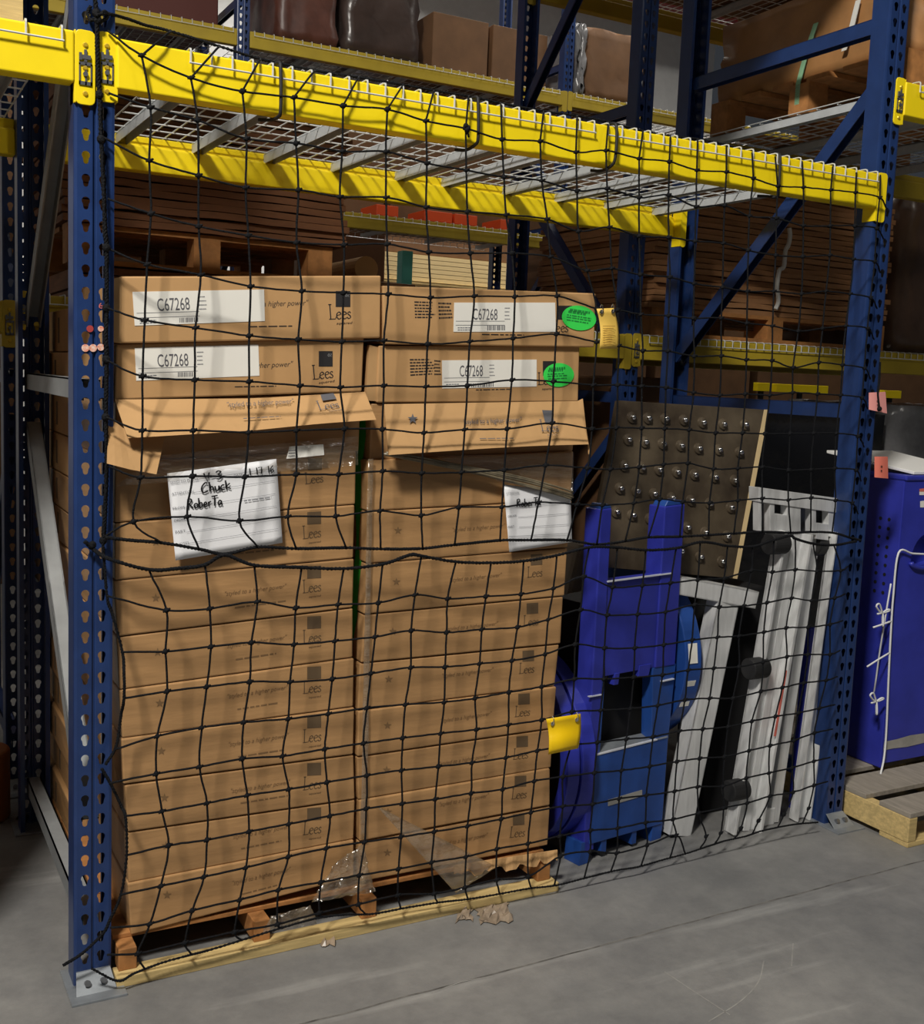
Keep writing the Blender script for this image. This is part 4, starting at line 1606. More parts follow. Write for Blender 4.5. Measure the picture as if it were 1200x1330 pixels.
hand(q, 'RoberTa', PH, (244, 661), (290, 655.5), 12.5, .14, 0)
hand(q, '1 17 16', PH, (324, 617.5), (357, 613), 9, .13, 0)
q.build('handwriting', M['ink'], p1)

c2 = [(661.5, 717), (743, 704), (741, 640), (654, 629)]
p2 = paper('paper_form', c2, YP, 'white paper form handwritten Roberta taped to the right stack under a twisted film band', .003)
q = MB()
for s_, a, b, h in (('ATTENTION', (657.5, 642), (674, 641), 2.6), ('ORDER', (659.5, 672), (671, 670.5), 2.6), ('PART', (659.8, 685.5), (668, 684.5), 2.6)):
    text(q, s_, PP, a, b, h, 0)
for a, b in (((656, 660), (739, 652)), ((673, 672), (739, 667)), ((674, 685), (740, 681)), ((661, 697), (740, 693))):
    quad(q, PP, [a, b, (b[0], b[1] - .45), (a[0], a[1] - .45)], 0)
q.build('form_print', M['form'], p2)
q = MB()
hand(q, 'RoberTa', PH, (671, 658.5), (703, 656), 10, .14, 0)
q.build('handwriting', M['ink'], p2)

mb = MB()


def slip(u, v):
    x, y = bil([(372, 596), (421, 591), (420, 577), (376, 580)], u, v)
    return PYp(x, y, .012 - .004 * math.sin(u * 9) * v)


wavy_sheet(mb, slip, 12, 3, .001, (0, -1, 0))
ps = mb.build('packing_slip', M['label'])
tag(ps, 'small crumpled white packing slip taped right above the Chuck form', 'slip')
q = MB()
scribble_lines(q, YPlane(.0055), [(374, 593), (386, 592), (386, 582), (376, 583)], 3, .4, 0, 60)
q.build('slip_print', M['print_grey'], ps)


# clear film
def crumple(c, Y0, amp, nu, nv, seed, bias=0.0):
    rg = random.Random(seed)
    g = [[rg.uniform(-1, 1) for _ in range(nu + 1)] for _ in range(nv + 1)]

    def fn(u, v):
        i, j = int(round(u * nu)), int(round(v * nv))
        x, y = bil(c, u, v)
        k = 1 if 0 < i < nu and 0 < j < nv else .5
        return PYp(x + g[j][i] * amp * 160 * k, y + g[nv - j][nu - i] * amp * 160 * k, Y0 - abs(g[j][i]) * amp + bias * v)
    return fn


def film_sheet(name, label, c, Y0, amp, nu, nv, seed, mt='film', group=None):
    mb = MB()
    wavy_sheet(mb, crumple(c, Y0, amp, nu, nv, seed), nu, nv, .0006, (0, -1, 0))
    return tag(mb.build(name, M[mt], smooth=True), label, 'plastic film', group)


film_sheet('stretch_film', 'clear film band across the left stack above the Chuck form', [(150, 632), (465, 604), (465, 566), (200, 592)], .016, .003, 14, 3, 71)
film_sheet('stretch_film', 'clear film sheet at the upper right of the right stack over the Roberta form', [(655, 628), (744, 645), (745, 588), (560, 592)], .018, .003, 12, 4, 72)
film_sheet('stretch_film', 'long bunched film edge down the left side of the right stack', [(468, 1090), (476, 1090), (485, 596), (478, 596)], .026, .006, 3, 36, 73, 'film_thick')
mb = MB()
random.seed(6)
bp = [(500, 589), (545, 597), (600, 608), (650, 619), (690, 628), (725, 638), (743, 644)]
for k in range(5):
    mb.tube(catmull([PYp(x + random.uniform(-2, 2), y + (k - 2) * 2.2 * min(1, .4 + i * .2) + random.uniform(-1, 1), .006 - random.random() * .004) for i, (x, y) in enumerate(bp)], 5), [.0035] * 31, 6)
tag(mb.build('film_band', mat('twisted_grey_film', srgb(122, 112, 92), .3, var=.4, vscale=20, spec=.6), smooth=True), 'dark twisted film band slanting across the top of the right stack', 'plastic film')
film_sheet('stretch_film', 'loose clear film tail fanning down to the pallet at the right stack', [(592, 1160), (646, 1126), (496, 1050), (490, 1048)], -.022, .004, 8, 12, 74, 'film_thick')
film_sheet('stretch_film', 'bunched shiny film at the pallet below the gap between the stacks', [(405, 1172), (487, 1158), (472, 1096), (436, 1120)], -.016, .018, 11, 11, 75, 'film_thick')
film_sheet('stretch_film', 'crumpled film scrap on the pallet board under the left stack', [(340, 1213), (412, 1200), (404, 1176), (352, 1190)], -.046, .014, 11, 7, 76, 'film_thick')


def scrap(c, Z, seed, label, nu=9, nv=6):
    rg = random.Random(seed)
    g = [[rg.random() for _ in range(nu + 1)] for _ in range(nv + 1)]

    def fn(u, v):
        i, j = int(round(u * nu)), int(round(v * nv))
        x, y = bil(c, u, v)
        p = PZp(x + (g[j][i] - .5) * 6, y + (g[nv - j][nu - i] - .5) * 5, Z)
        e = 1 if 0 < i < nu and 0 < j < nv else .15
        return p + Vector((0, 0, .002 + g[j][i] * .016 * e))
    mb = MB()
    wavy_sheet(mb, fn, nu, nv, .001, (0, 0, 1))
    tag(mb.build('film_scrap', M['scrap'], smooth=False), label, 'plastic film', 'film scraps on the floor')


M['scrap'] = mat('dusty_film_scrap', srgb(150, 134, 116), .35, var=.3, vscale=30, spec=.6)
scrap([(624, 1201), (664, 1198), (660, 1174), (618, 1180)], 0.001, 81, 'larger brownish film scrap on the floor in front of the pallet')
scrap([(593, 1198), (613, 1196), (611, 1182), (600, 1183)], 0.001, 82, 'smaller brownish film scrap on the floor in front of the pallet', 6, 5)
scrap([(418, 1230), (437, 1228), (432, 1214), (414, 1216)], 0.001, 83, 'film scrap on the floor under the pallet board joint', 6, 5)

# torn cardboard pad between pallet and right stack
mb = MB()
rg = random.Random(4)
jag = [rg.uniform(-5, 5) for _ in range(60)]


def pad(u, v):
    x = 590 + 134 * u
    yt = 1124 - 20 * u
    yb = yt + 14 + jag[int(u * 30)] * (1 - v)
    y = yb + (yt - yb) * v
    return PYp(x, y, -.012 - .012 * (1 - v) + .004 * math.sin(u * 30))


wavy_sheet(mb, pad, 30, 4, .003, (0, -1, 0))
tag(mb.build('torn_pad', M['card_in']), 'torn ragged cardboard pad hanging over the pallet under the right stack', 'cardboard')

# ================================================================ RIGHT HALF OF THE BAY
PB = Plane((1.583, .079, 0), (.18, -.984, 0), (.984, .18, 0))
stand = thing('steel_stand', PB.at(800, 1110), 'cobalt blue steel stand with two upright arms and a square window', 'steel stand')


def slab(par, name, c, l0, l1, mt, bevel=.002):
    mb = MB()
    sheet(mb, PB, c, l0, l1)
    return mb.build(name, mt, par, bevel=bevel)


lp_ = slab(stand, 'arm', [(758, 1108), (771, 1105), (795, 660), (781, 662)], -.07, .0, M['cobalt'], .004)
rp_ = slab(stand, 'arm', [(851, 868), (877, 864), (890, 655), (864, 658)], -.07, .0, M['cobalt'], .004)
for c, p in (([(781, 662), (795, 660), (792, 655), (785, 655)], lp_), ([(864, 658), (890, 655), (886, 650), (868, 650)], rp_)):
    mb = MB()
    sheet(mb, PB, c, -.06, -.004)
    mb.build('arm_cap', M['cobalt_low'], p, bevel=.003)
slab(stand, 'upper_plate', [(778, 880), (866, 864), (878, 744), (790, 755)], -.05, -.006, M['cobalt'])
slab(stand, 'window_jamb', [(764, 985), (779, 981), (786, 880), (770, 882)], -.05, -.003, M['cobalt_low'])
slab(stand, 'window_jamb', [(846, 965), (868, 960), (878, 862), (848, 868)], -.05, -.003, M['cobalt_low'])
lowp = slab(stand, 'lower_plate', [(766, 1097), (860, 1070), (868, 957), (774, 981)], -.05, .004, M['cobalt_low'])
mb = MB()
a, b = PB.at(775, 980, .004), PB.at(867, 957, .004)
c_, d_ = PB.at(777, 964, -.05), PB.at(867, 945, -.05)
mb.hexa([a, b, d_, c_, a - Vector((0, 0, .01)), b - Vector((0, 0, .01)), d_ - Vector((0, 0, .01)), c_ - Vector((0, 0, .01))])
mb.build('sill', M['galv'], stand, bevel=.001)
for c in ([(797, 890), (803, 889), (805, 874), (799, 875)], [(829, 880), (842, 879), (846, 862), (831, 865)]):
    slab(stand, 'tab', c, -.03, -.002, M['cobalt'], .001)
for c in ([(752, 1125), (766, 1120), (769, 1092), (755, 1095)], [(845, 1093), (858, 1089), (861, 1068), (848, 1071)], [(780, 1108), (787, 1106), (788, 1090), (781, 1092)], [(820, 1097), (826, 1095), (827, 1078), (821, 1080)]):
    slab(stand, 'foot', c, -.07, .0, M['cobalt_low'], .001)
mb = MB()
sheet(mb, PB, [(790, 1047), (834, 1034), (834, 1026), (790, 1039)], .0045, .006)
mb.build('maker_plate', M['tape'], lowp)
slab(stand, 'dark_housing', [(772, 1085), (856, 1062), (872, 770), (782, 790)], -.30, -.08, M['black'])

for c in ([(790, 756.5), (873, 745.5), (873, 744), (790, 755)], [(775, 981.5), (854, 961.5), (854, 960), (775, 980)], [(766, 906), (782, 903), (782, 901.8), (766, 904.8)], [(860, 886), (876, 882.5), (876, 881.3), (860, 884.8)]):  # thin strips that paint highlights along the stand's edges
    slab(stand, 'edge_highlight', c, -.004, .006, M['edge_glint'], 0)

# flanged drum between the carton stack and the stand
cz, rr = .33, .32
dr = thing('steel_drum', (1.53, .358, 0), 'cobalt blue double flanged wheel between the right stack and the stand', 'steel drum')
mb = MB()
mb.ring((1.582, .358, cz), (-1, 0, 0), [(rr - .05, 0), (rr, 0), (rr, .052), (rr - .05, .052)], 56)
mb.build('flange', M['cobalt'], dr, bevel=.003)
mb = MB()
mb.ring((1.522, .358, cz), (-1, 0, 0), [(rr - .05, 0), (rr - .002, 0), (rr - .002, .045), (rr - .05, .045)], 56)
mb.build('flange', M['cobalt'], dr, bevel=.003)
mb = MB()
mb.ring((1.582, .358, cz), (-1, 0, 0), [(.03, .02), (rr - .045, .02), (rr - .045, .085), (.03, .085)], 40)
mb.build('web', M['black'], dr)

# large disc standing behind the aluminium frame
dx = PYp(911, 870, .12).x - .07
dc = thing('steel_disc', (dx + .03, .44, .0), 'big blue steel disc with white stickers standing right of the blue stand', 'steel disc')
mb = MB()
mb.ring((dx, .44, .60), (1, 0, 0), [(.22, 0), (.32, 0), (.32, .07), (.22, .07)], 64)
mb.build('rim', M['cobalt_low'], dc, bevel=.004)
mb = MB()
mb.ring((dx, .44, .60), (1, 0, 0), [(.04, .02), (.23, .02), (.23, .05), (.04, .05)], 48)
mb.build('web', M['black'], dc)
q = MB()
for (y0, y1) in ((842, 868), (892, 930)):
    pts = []
    for yy in (y0, y1):
        z = PXp(905, yy, dx).z
        dy = math.sqrt(max(0, .3215 ** 2 - (z - .60) ** 2))
        pts.append((z, .44 - dy))
    (z0, ya), (z1, yb) = pts
    q.hexa([(dx + .012, ya - .001, z0), (dx + .05, ya - .001, z0), (dx + .05, yb - .001, z1), (dx + .012, yb - .001, z1),
            (dx + .012, ya + .001, z0), (dx + .05, ya + .001, z0), (dx + .05, yb + .001, z1), (dx + .012, yb + .001, z1)])
q.build('white_sticker', M['label'], dc)


def hollow(mb, a, b, w, h, t, up):
    a, b = Vector(a), Vector(b)
    d = (b - a).normalized()
    side = d.cross(Vector(up)).normalized()
    u = side.cross(d)
    for o, ww, hh in ((u * (h - t) / 2, w, t), (-u * (h - t) / 2, w, t), (side * (w - t) / 2, t, h), (-side * (w - t) / 2, t, h)):
        mb.bar(a + o, b + o, ww, hh, up)


# front aluminium frame
fa = thing('aluminium_frame', PZp(890, 1085, 0), 'shorter aluminium frame leaning beside the blue disc', 'metal frame', 'leaning aluminium frames')
A0 = PZp(884, 1086, .004)
A1 = PYp(940, 776, .17)
mb = MB()
hollow(mb, A0 + Vector((0, .03, 0)), A1, .095, .06, .005, (0, -1, 0))
mb.build('leg', M['alu'], fa, bevel=.001)
H0, H1 = PYp(868, 757, .20), PYp(975, 777, .16)
mb = MB()
hollow(mb, H0, H1, .075, .06, .005, (0, 0, 1))
mb.build('header', M['alu'], fa, bevel=.001)

# rear aluminium frame with rubber rollers
fb = thing('aluminium_frame', PZp(1000, 1078, 0), 'taller aluminium frame with black rollers leaning at the right post', 'metal frame', 'leaning aluminium frames')
L0 = PZp(968, 1082, .004) + Vector((0, .03, 0))
L1 = PYp(1026, 690, .085)
d = (L1 - L0).normalized()
mb = MB()
mb.bar(L0, L1, .135, .012, (0, -1, 0))
sd = d.cross(Vector((0, -1, 0))).normalized()
uu = sd.cross(d)
for o in (-.0615, .0615):
    mb.bar(L0 + sd * o + uu * .02, L1 + sd * o + uu * .02, .012, .05, (0, -1, 0))
mb.bar(L0 + sd * .02 + uu * .008, L1 + sd * .02 + uu * .008, .03, .012, (0, -1, 0))
mb.build('leg', M['alu'], fb, bevel=.0015)
mb = MB()
K0 = PZp(1016, 1074, .004) + Vector((0, .07, 0))
K1 = PYp(1052, 690, .12)
mb.bar(K0, K1, .045, .06, (0, -1, 0))
mb.build('leg', M['alu'], fb, bevel=.0015)
R0 = PZp(1043, 1066, .004) + Vector((0, .03, 0))
R1 = PYp(1086, 690, .075)
mb = MB()
mb.bar(R0, R1, .07, .012, (0, -1, 0))
d2 = (R1 - R0).normalized()
sd2 = d2.cross(Vector((0, -1, 0))).normalized()
uu2 = sd2.cross(d2)
for o in (-.031, .031):
    mb.bar(R0 + sd2 * o + uu2 * .015, R1 + sd2 * o + uu2 * .015, .008, .04, (0, -1, 0))
mb.build('leg', M['alu'], fb, bevel=.0015)
# header plate with square openings
PHd = YPlane(.06)
mb = MB()
sheet(mb, PHd, [(986, 652), (1100, 668), (1101, 649), (986, 633)], -.05, .0)
for c in ([(986, 690), (991, 690), (991, 652), (986, 652)], [(1000, 694), (1006, 695), (1006, 654), (1000, 653)], [(1022, 690), (1040, 692), (1040, 658), (1022, 655)], [(1054, 694), (1060, 695), (1060, 661), (1054, 660)], [(1076, 697), (1100, 700), (1100, 668), (1076, 664)], [(1060, 700), (1076, 702), (1076, 681), (1060, 679)], [(1006, 690), (1022, 692), (1022, 669), (1006, 667)]):
    sheet(mb, PHd, c, -.035, -.004)
mb.build('header', M['alu'], fb, bevel=.0015)
mb = MB()
sheet(mb, PHd, [(987, 690), (1099, 702), (1099, 652), (987, 636)], -.062, -.052)
mb.build('back_plate', M['steel'], fb)
for (x, y, Yr) in ((1006, 706, .055), (980, 868, .055), (954, 1026, .055)):
    p = PYp(x, y, Yr)
    q = MB()
    q.cyl(p + Vector((-.03, 0, 0)), p + Vector((.045, 0, 0)), .037, 24)
    q.build('roller', M['rubber'], fb, bevel=.004)
p = PYp(1062, 706, .11)
q = MB()
q.cyl(p + Vector((-.03, 0, 0)), p + Vector((.04, 0, 0)), .045, 24)
q.build('roller', M['rubber'], fb, bevel=.004)
mb = MB()
S0 = PZp(985, 1075, .002)
mb.box(S0.x - .14, S0.x + .08, S0.y + .005, S0.y + .02, .0, .06)
mb.build('foot_plate', M['alu'], fb, bevel=.002)
q = MB()
pS = YPlane(.2)
a = L0 + (L1 - L0) * .33 + sd * .045 + uu * .046
b = L0 + (L1 - L0) * .55 + sd * .045 + uu * .046
q.bar(a, b, .010, .001, (0, -1, 0))
q.build('red_sticker', M['redpaint'], fb)

mb = MB()
mb.bar(PYp(1032, 1055, .17), PYp(1054, 815, .20), .045, .03, (0, -1, 0))
tag(mb.build('steel_bar', M['cobalt'], bevel=.003), 'blue steel bar behind the taller aluminium frame', 'steel bar')

# studded plate
TL, TR, BR = PYp(803, 520, .36), PYp(999, 532, .36), PYp(957, 752, .27)
nrm = (TR - TL).cross(BR - TR)
if nrm.y > 0:
    nrm = -nrm
PSt = Plane(TR, nrm, TR - TL)
st = thing('stud_board', (TL + BR) / 2 - Vector((0, 0, .4)), 'leaning brown grey board studded with chrome balls', 'studded board')
cb = [(764, 735), (952, 751), (992.5, 532), (803, 520)]
mb = MB()
sheet(mb, PSt, cb, -.02, 0)
mb.build('board', M['plate'], st, bevel=.001)
mb = MB()
sheet(mb, PSt, [(952, 751), (957.5, 752), (998.5, 532), (992.5, 532)], -.022, .001)
mb.build('edge_band', M['ply'], st)
rows = [[(60, 427), (122, 430), (190, 432), (262, 437), (335, 447), (415, 453), (500, 455)],
        [(45, 513), (110, 523), (180, 530), (250, 537), (320, 548), (398, 553), (480, 563)],
        [(30, 615), (98, 622), (166, 631), (235, 640), (303, 650), (382, 660), (460, 672)],
        [(13, 703), (78, 714), (145, 725), (215, 740), (290, 750), (362, 762), (445, 778)],
        [(-2, 795), (62, 808), (130, 822), (203, 838), (275, 855), (345, 875), (430, 890)],
        [(175, 925), (250, 948), (325, 970), (410, 988)]]
for r in rows:
    for (x, y) in r:
        px, py = H_(x, y)
        p = PSt.at(px, py)
        q = MB()
        q.ring(p, PSt.n, [(.004, .0), (.021, .0), (.019, .006), (.010, .009), (.004, .009)], 18)
        cup = q.build('ball_cup', M['plate'], st)
        q = MB()
        q.blob(p + PSt.n * .010, .0105, nu=14, nv=10)
        q.build('ball', M['chrome'], cup, smooth=True)

# dark crate carrying the studded board
bx0, bx1 = PYp(922, 800, .28).x, PYp(985, 800, .28).x
zc = PYp(957, 752, .27).z - .03
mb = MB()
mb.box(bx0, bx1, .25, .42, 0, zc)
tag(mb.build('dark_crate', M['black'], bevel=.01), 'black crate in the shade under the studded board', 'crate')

# light grey covered case seen between the stacks and the stand
mb = MB()
c0, c1 = PYp(735, 690, .75), PYp(788, 690, .75)
gx = [PYp(x, y, .66) for x, y in ((722, 830), (868, 790), (866, 738), (752, 705))]
mb.hexa(gx + [p + Vector((0, .22, 0)) for p in gx])
tag(mb.build('grey_case', mat('pale_grey_plastic', srgb(176, 172, 164), .6), bevel=.02), 'pale grey case glimpsed between the right stack and the blue stand', 'case')
mb = MB()
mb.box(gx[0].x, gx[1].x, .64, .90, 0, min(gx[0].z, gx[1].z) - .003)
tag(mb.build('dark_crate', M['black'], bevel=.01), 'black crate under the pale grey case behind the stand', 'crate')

# ================================================================ PALLET AND CABINET OUTSIDE THE BAY
pr_ = thing('wooden_pallet', (3.15, .3, 0), 'worn pallet with a bright pine end outside the right post, under the blue cabinet', 'pallet')
for xs in (2.69, 3.15, 3.63):
    mb = MB()
    mb.box(xs, xs + .042, -.262, .86, .018, .105)
    mb.build('stringer', M['wood'], pr_, bevel=.003)
for (ya, yb) in ((-.262, -.13), (-.07, .09), (.14, .28), (.33, .47), (.55, .69), (.73, .86)):
    mb = MB()
    mb.box(2.692, 3.67, ya, yb, .105, .123)
    mb.build('deck_board', M['wood_grey'], pr_, bevel=.002)
for (ya, yb) in ((-.262, -.14), (.25, .37), (.74, .86)):
    mb = MB()
    mb.box(2.692, 3.67, ya, yb, 0, .018)
    mb.build('bottom_board', M['wood'], pr_, bevel=.002)

cx0, cy0, cz0 = 2.962, .098, .124
cz1 = PYp(1169, 622, cy0).z
cab = thing('steel_cabinet', (3.3, .4, cz0), 'tall blue steel cabinet tied with white cord at the right picture edge', 'cabinet')
W_, Dp = .68, .33
mb = MB()
# body: back, sides, top, bottom as a shell; front panel has the handle opening
mb.box(cx0, cx0 + .012, cy0 + .004, cy0 + Dp, cz0, cz1)
mb.box(cx0 + W_ - .012, cx0 + W_, cy0 + .004, cy0 + Dp, cz0, cz1)
mb.box(cx0 + .012, cx0 + W_ - .012, cy0 + Dp - .012, cy0 + Dp, cz0, cz1)
mb.box(cx0 + .012, cx0 + W_ - .012, cy0 + .004, cy0 + Dp - .012, cz1 - .02, cz1 - .008)
mb.build('shell', M['cobalt'], cab, bevel=.004)
mb = MB()
mb.box(cx0 - .004, cx0 + W_ + .004, cy0 - .006, cy0 + Dp, cz1 - .008, cz1 + .012)
mb.build('lid', M['cobalt'], cab, bevel=.006)
hc = PYp(1203, 722, cy0)
hr = .085
mb = MB()
arc = [(hc.x + hr * math.cos(PI - i * PI / 16), hc.z - .02 + hr * math.sin(PI - i * PI / 16) * 1.25) for i in range(17)]
arc += [(hc.x + hr * math.cos(-i * PI / 8) * 1.0, hc.z - .02 - hr * .28 * math.sin(i * PI / 8)) for i in range(1, 8)]
N = len(arc)
x0, x1, z0, z1 = cx0, cx0 + W_, cz0 + .02, cz1 - .008
# left part ngon / right part ngon round the opening
top_i = 8
bot_i = 16 + 4
Lh = arc[bot_i:] + arc[:top_i + 1]
Rh = arc[top_i:bot_i + 1]
poly = [(arc[bot_i][0], z0), (x0, z0), (x0, z1), (arc[top_i][0], z1)] + list(reversed(Lh))
mb.add([(x, cy0, z) for x, z in poly], [tuple(range(len(poly)))])
poly = [(arc[top_i][0], z1), (x1, z1), (x1, z0), (arc[bot_i][0], z0)] + list(reversed(Rh))
mb.add([(x, cy0, z) for x, z in poly], [tuple(range(len(poly)))])
mb.add([(x, cy0, z) for x, z in arc] + [(hc.x + (x - hc.x) * .8, cy0 + .05, hc.z + (z - hc.z) * .8) for x, z in arc],
       [(i, (i + 1) % N, N + (i + 1) % N, N + i) for i in range(N)] + [tuple(range(N, 2 * N))])
door = mb.build('front_panel', M['cobalt'], cab)
q = MB()
lip = [(hc.x + (hr + .004) * math.cos(PI + i * PI / 14), hc.z - .02 - hr * .30 * math.sin(i * PI / 14)) for i in range(15)]
q.tube([(x, cy0 - .006, z) for x, z in lip], .010, 8)
q.build('handle_lip', M['cobalt'], door, smooth=True)
q = MB()
quad(q, YPlane(cy0 - .001), [(1194, 643), (1202, 643), (1202, 634), (1194, 635)], 0)
quad(q, YPlane(cy0 - .001), [(1195, 659), (1202, 659), (1202, 650), (1195, 651)], 0)
q.build('white_sticker', M['label'], door)
q = MB()
quad(q, YPlane(cy0 - .0015), [(1194, 638.5), (1202, 638.5), (1202, 634), (1194, 635)], 0)
q.build('red_sticker', M['redpaint'], door)
q = MB()
rg = random.Random(9)
tp_ = [(1137, 966), (1145, 975), (1160, 972), (1178, 970), (1203, 964), (1203, 952), (1182, 955), (1165, 960), (1150, 963)]
f = [PYp(x, y, cy0 - .002) for x, y in tp_]
f = [Vector((max(p.x, cx0 + .003), p.y, p.z)) for p in f]
q.add(f, [tuple(range(len(f)))])
q.build('tape_strip', M['tape'], door)
q = MB()
for k in range(9):
    for yy in (.24, .28):
        q.cyl((cx0 - .0015, cy0 + yy - .18, cz1 - .16 - k * .035), (cx0 + .002, cy0 + yy - .18, cz1 - .16 - k * .035), .007, 10)
q.build('side_vents', M['black'], cab)

mb = MB()
sA = [PYp(1168, 596, .16), PYp(1215, 594, .16), PYp(1215, 616, .12), PYp(1184, 614, .12)]
zb_ = cz1 + .014
mb.hexa([(sA[3].x, .11, zb_), (sA[2].x + .2, .11, zb_), (sA[2].x + .2, .5, zb_ + .05), (sA[0].x - .02, .5, zb_ + .05),
         (sA[3].x, .11, zb_ + .012), (sA[2].x + .2, .11, zb_ + .012), (sA[2].x + .2, .5, zb_ + .062), (sA[0].x - .02, .5, zb_ + .062)])
tag(mb.build('loose_lid', M['white'], bevel=.002), 'tilted white lid lying loose on top of the blue cabinet', 'lid')

mb = MB()
Yr = cy0 - .012
mb.tube(catmull([PYp(1205, 720, Yr), PYp(1185, 719, Yr), PYp(1167, 718, Yr), PYp(1160, 775, Yr), PYp(1157, 820, Yr), PYp(1154, 880, Yr), PYp(1151, 950, Yr), PYp(1148, 985, Yr - .01), PYp(1143, 1010, Yr - .03), PYp(1147, 1020, Yr - .05)], 6), .0038, 7)
mb.tube(catmull([PYp(1157, 758, Yr), PYp(1150, 800, Yr), PYp(1142, 850, Yr + .04), PYp(1134, 905, Yr + .08), PYp(1120, 965, Yr + .14), PYp(1109, 1003, .30)], 6), .0033, 7)
for bx, by in ((1146, 796), (1138, 911)):
    o = PYp(bx, by, Yr)
    for (dx_, dz_) in ((-.045, .03), (-.035, .0), (.03, .01), (.0, -.04)):
        mb.tube(catmull([o, o + Vector((dx_ * .6, -.006, dz_ * 1.2)), o + Vector((dx_, -.008, dz_)), o + Vector((dx_ * .5, -.004, dz_ * .3)), o], 4), .0036, 6)
mb.tube(catmull([PYp(1126, 866, Yr), PYp(1140, 857, Yr - .004), PYp(1155, 848, Yr)], 4), .0034, 6)
mb.tube(catmull([PYp(1134, 815, Yr), PYp(1146, 811, Yr - .004), PYp(1157, 807, Yr)], 4), .0036, 6)
tag(mb.build('tie_rope', M['whiterope'], smooth=True), 'white cord with bow knots tied down the blue cabinet', 'cord')

# pink cards on the right post
def card(c, Y, mt, label):
    mb = MB()

    def fn(u, v):
        x, y = bil(c, u, v)
        return PYp(x, y, Y - .006 * math.sin(PI * u))
    wavy_sheet(mb, fn, 6, 4, .0012, (0, -1, 0))
    o = tag(mb.build('card_tag', mt), label, 'tag', 'pink cards on the right post')
    q = MB()
    scribble_lines(q, YPlane(Y - .0085), [bil(c, .45, .3), bil(c, .6, .3), bil(c, .6, .7), bil(c, .45, .7)], 2, .4, 0, 77)
    q.build('card_mark', M['print'], o)


card([(1128.6, 532), (1152, 537), (1150, 509), (1128.6, 510)], -.016, M['pink'], 'pale pink card hanging at the brace height of the right post')
card([(1136, 620), (1153.5, 621.5), (1153, 593), (1136, 593)], -.012, M['coral'], 'coral card on the right post just above the blue cabinet')
mb = MB()
mb.tube(catmull([PYp(1143, 470, -.02), PYp(1142, 495, -.022), PYp(1140, 510, -.024), PYp(1142, 530, -.026)], 5), .0035, 6)
mb.blob(PYp(1142, 531, -.026), .009)
tag(mb.build('cord_end', M['cord']), 'short black cord end dangling over the pale pink card', 'cord')

# stickers and chalky numbers on the left post
q = MB()
for (x, y, r, mi) in ((117, 427, 4.5, 0), (131, 427, 3.8, 1), (111, 452, 5, 1), (121, 452, 5, 1), (131, 451, 4.6, 1)):
    n = 14
    f = [PYp(x + r * math.cos(2 * PI * i / n), y + r * math.sin(2 * PI * i / n), -.0035) for i in range(n)]
    b = [p + Vector((0, .003, 0)) for p in f]
    q.add(f + b, [tuple(range(n))] + [(i, (i + 1) % n, n + (i + 1) % n, n + i) for i in range(n)], mi)
o = q.build('round_stickers', [mat('dull_red_sticker', srgb(170, 60, 58), .6), mat('orange_white_sticker', srgb(232, 130, 96), .6, var=.4, vscale=160, col2=srgb(240, 220, 205))], frame_l)
q = MB()
text(q, '6', YPlane(-.003), (129, 401), (134.5, 400), 7.5, 0)
q.build('number_sticker', M['redpaint'], frame_l)

# ================================================================ LOADS IN THE BACKGROUND
def sheet_pile(n, x0, x1, y0, y1, z0, h, label, group, seed, mt, name='board_bundle'):
    rg = random.Random(seed)
    for i in range(n):
        j = rg.uniform(-.018, .018)
        z = z0 + i * h
        nx = 10
        sag = [rg.uniform(-.0035, .0035) for _ in range(nx + 1)]
        mb = MB()
        k = rg.uniform(-.012, .012)
        for a in range(nx):
            xa, xb = x0 + j + (x1 - x0) * a / nx, x0 + j + (x1 - x0) * (a + 1) / nx
            mb.hexa([(xa, y0 + k, z + sag[a]), (xb, y0 + k, z + sag[a + 1]), (xb, y0 + k, z + h * .86 + sag[a + 1]), (xa, y0 + k, z + h * .86 + sag[a]),
                     (xa, y1 + k, z + sag[a]), (xb, y1 + k, z + sag[a + 1]), (xb, y1 + k, z + h * .86 + sag[a + 1]), (xa, y1 + k, z + h * .86 + sag[a])])
        tag(mb.build(name, mt), label, 'cardboard', group)


def simple_pallet(x0, x1, y0, y1, z, label, h=.13, mts=None):
    t = thing('wooden_pallet', ((x0 + x1) / 2, (y0 + y1) / 2, z), label, 'pallet', None)
    w = mts or M['wood_dk']
    for k in range(3):
        yy = y0 + (y1 - y0 - .1) * k / 2
        mb = MB()
        mb.box(x0, x1, yy, yy + .1, z, z + .018)
        mb.build('bottom_board', w, t)
        for xs in (x0, (x0 + x1) / 2 - .05, x1 - .1):
            mb = MB()
            mb.box(xs, xs + .1, yy, yy + .1, z + .018, z + h - .018)
            mb.build('block', w, t)
    for k in range(6):
        yy = y0 + (y1 - y0 - .11) * k / 5
        mb = MB()
        mb.box(x0, x1, yy, yy + .11, z + h - .018, z + h)
        mb.build('deck_board', w, t)
    return t


zd = zt2 + .009
simple_pallet(2.80, 4.35, 1.46, 2.42, zd, 'pallet under the strapped brown boards behind the right frame', .13)
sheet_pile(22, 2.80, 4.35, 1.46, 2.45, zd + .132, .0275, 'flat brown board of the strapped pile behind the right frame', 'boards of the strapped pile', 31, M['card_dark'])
mb = MB()
xs_ = PYp(1018, 345, 1.44)
sp = [(1025, 296), (1026, 306), (1024, 318), (1020, 326), (1018, 346), (1012, 352), (1009, 374), (1010, 380), (1011, 392), (1007, 402)]
mb.tube(catmull([PYp(x, y, 1.43) for x, y in sp], 4), .011, 6)
tag(mb.build('strap', M['strap_white']), 'white strap running down the brown board pile behind the right frame', 'strap')

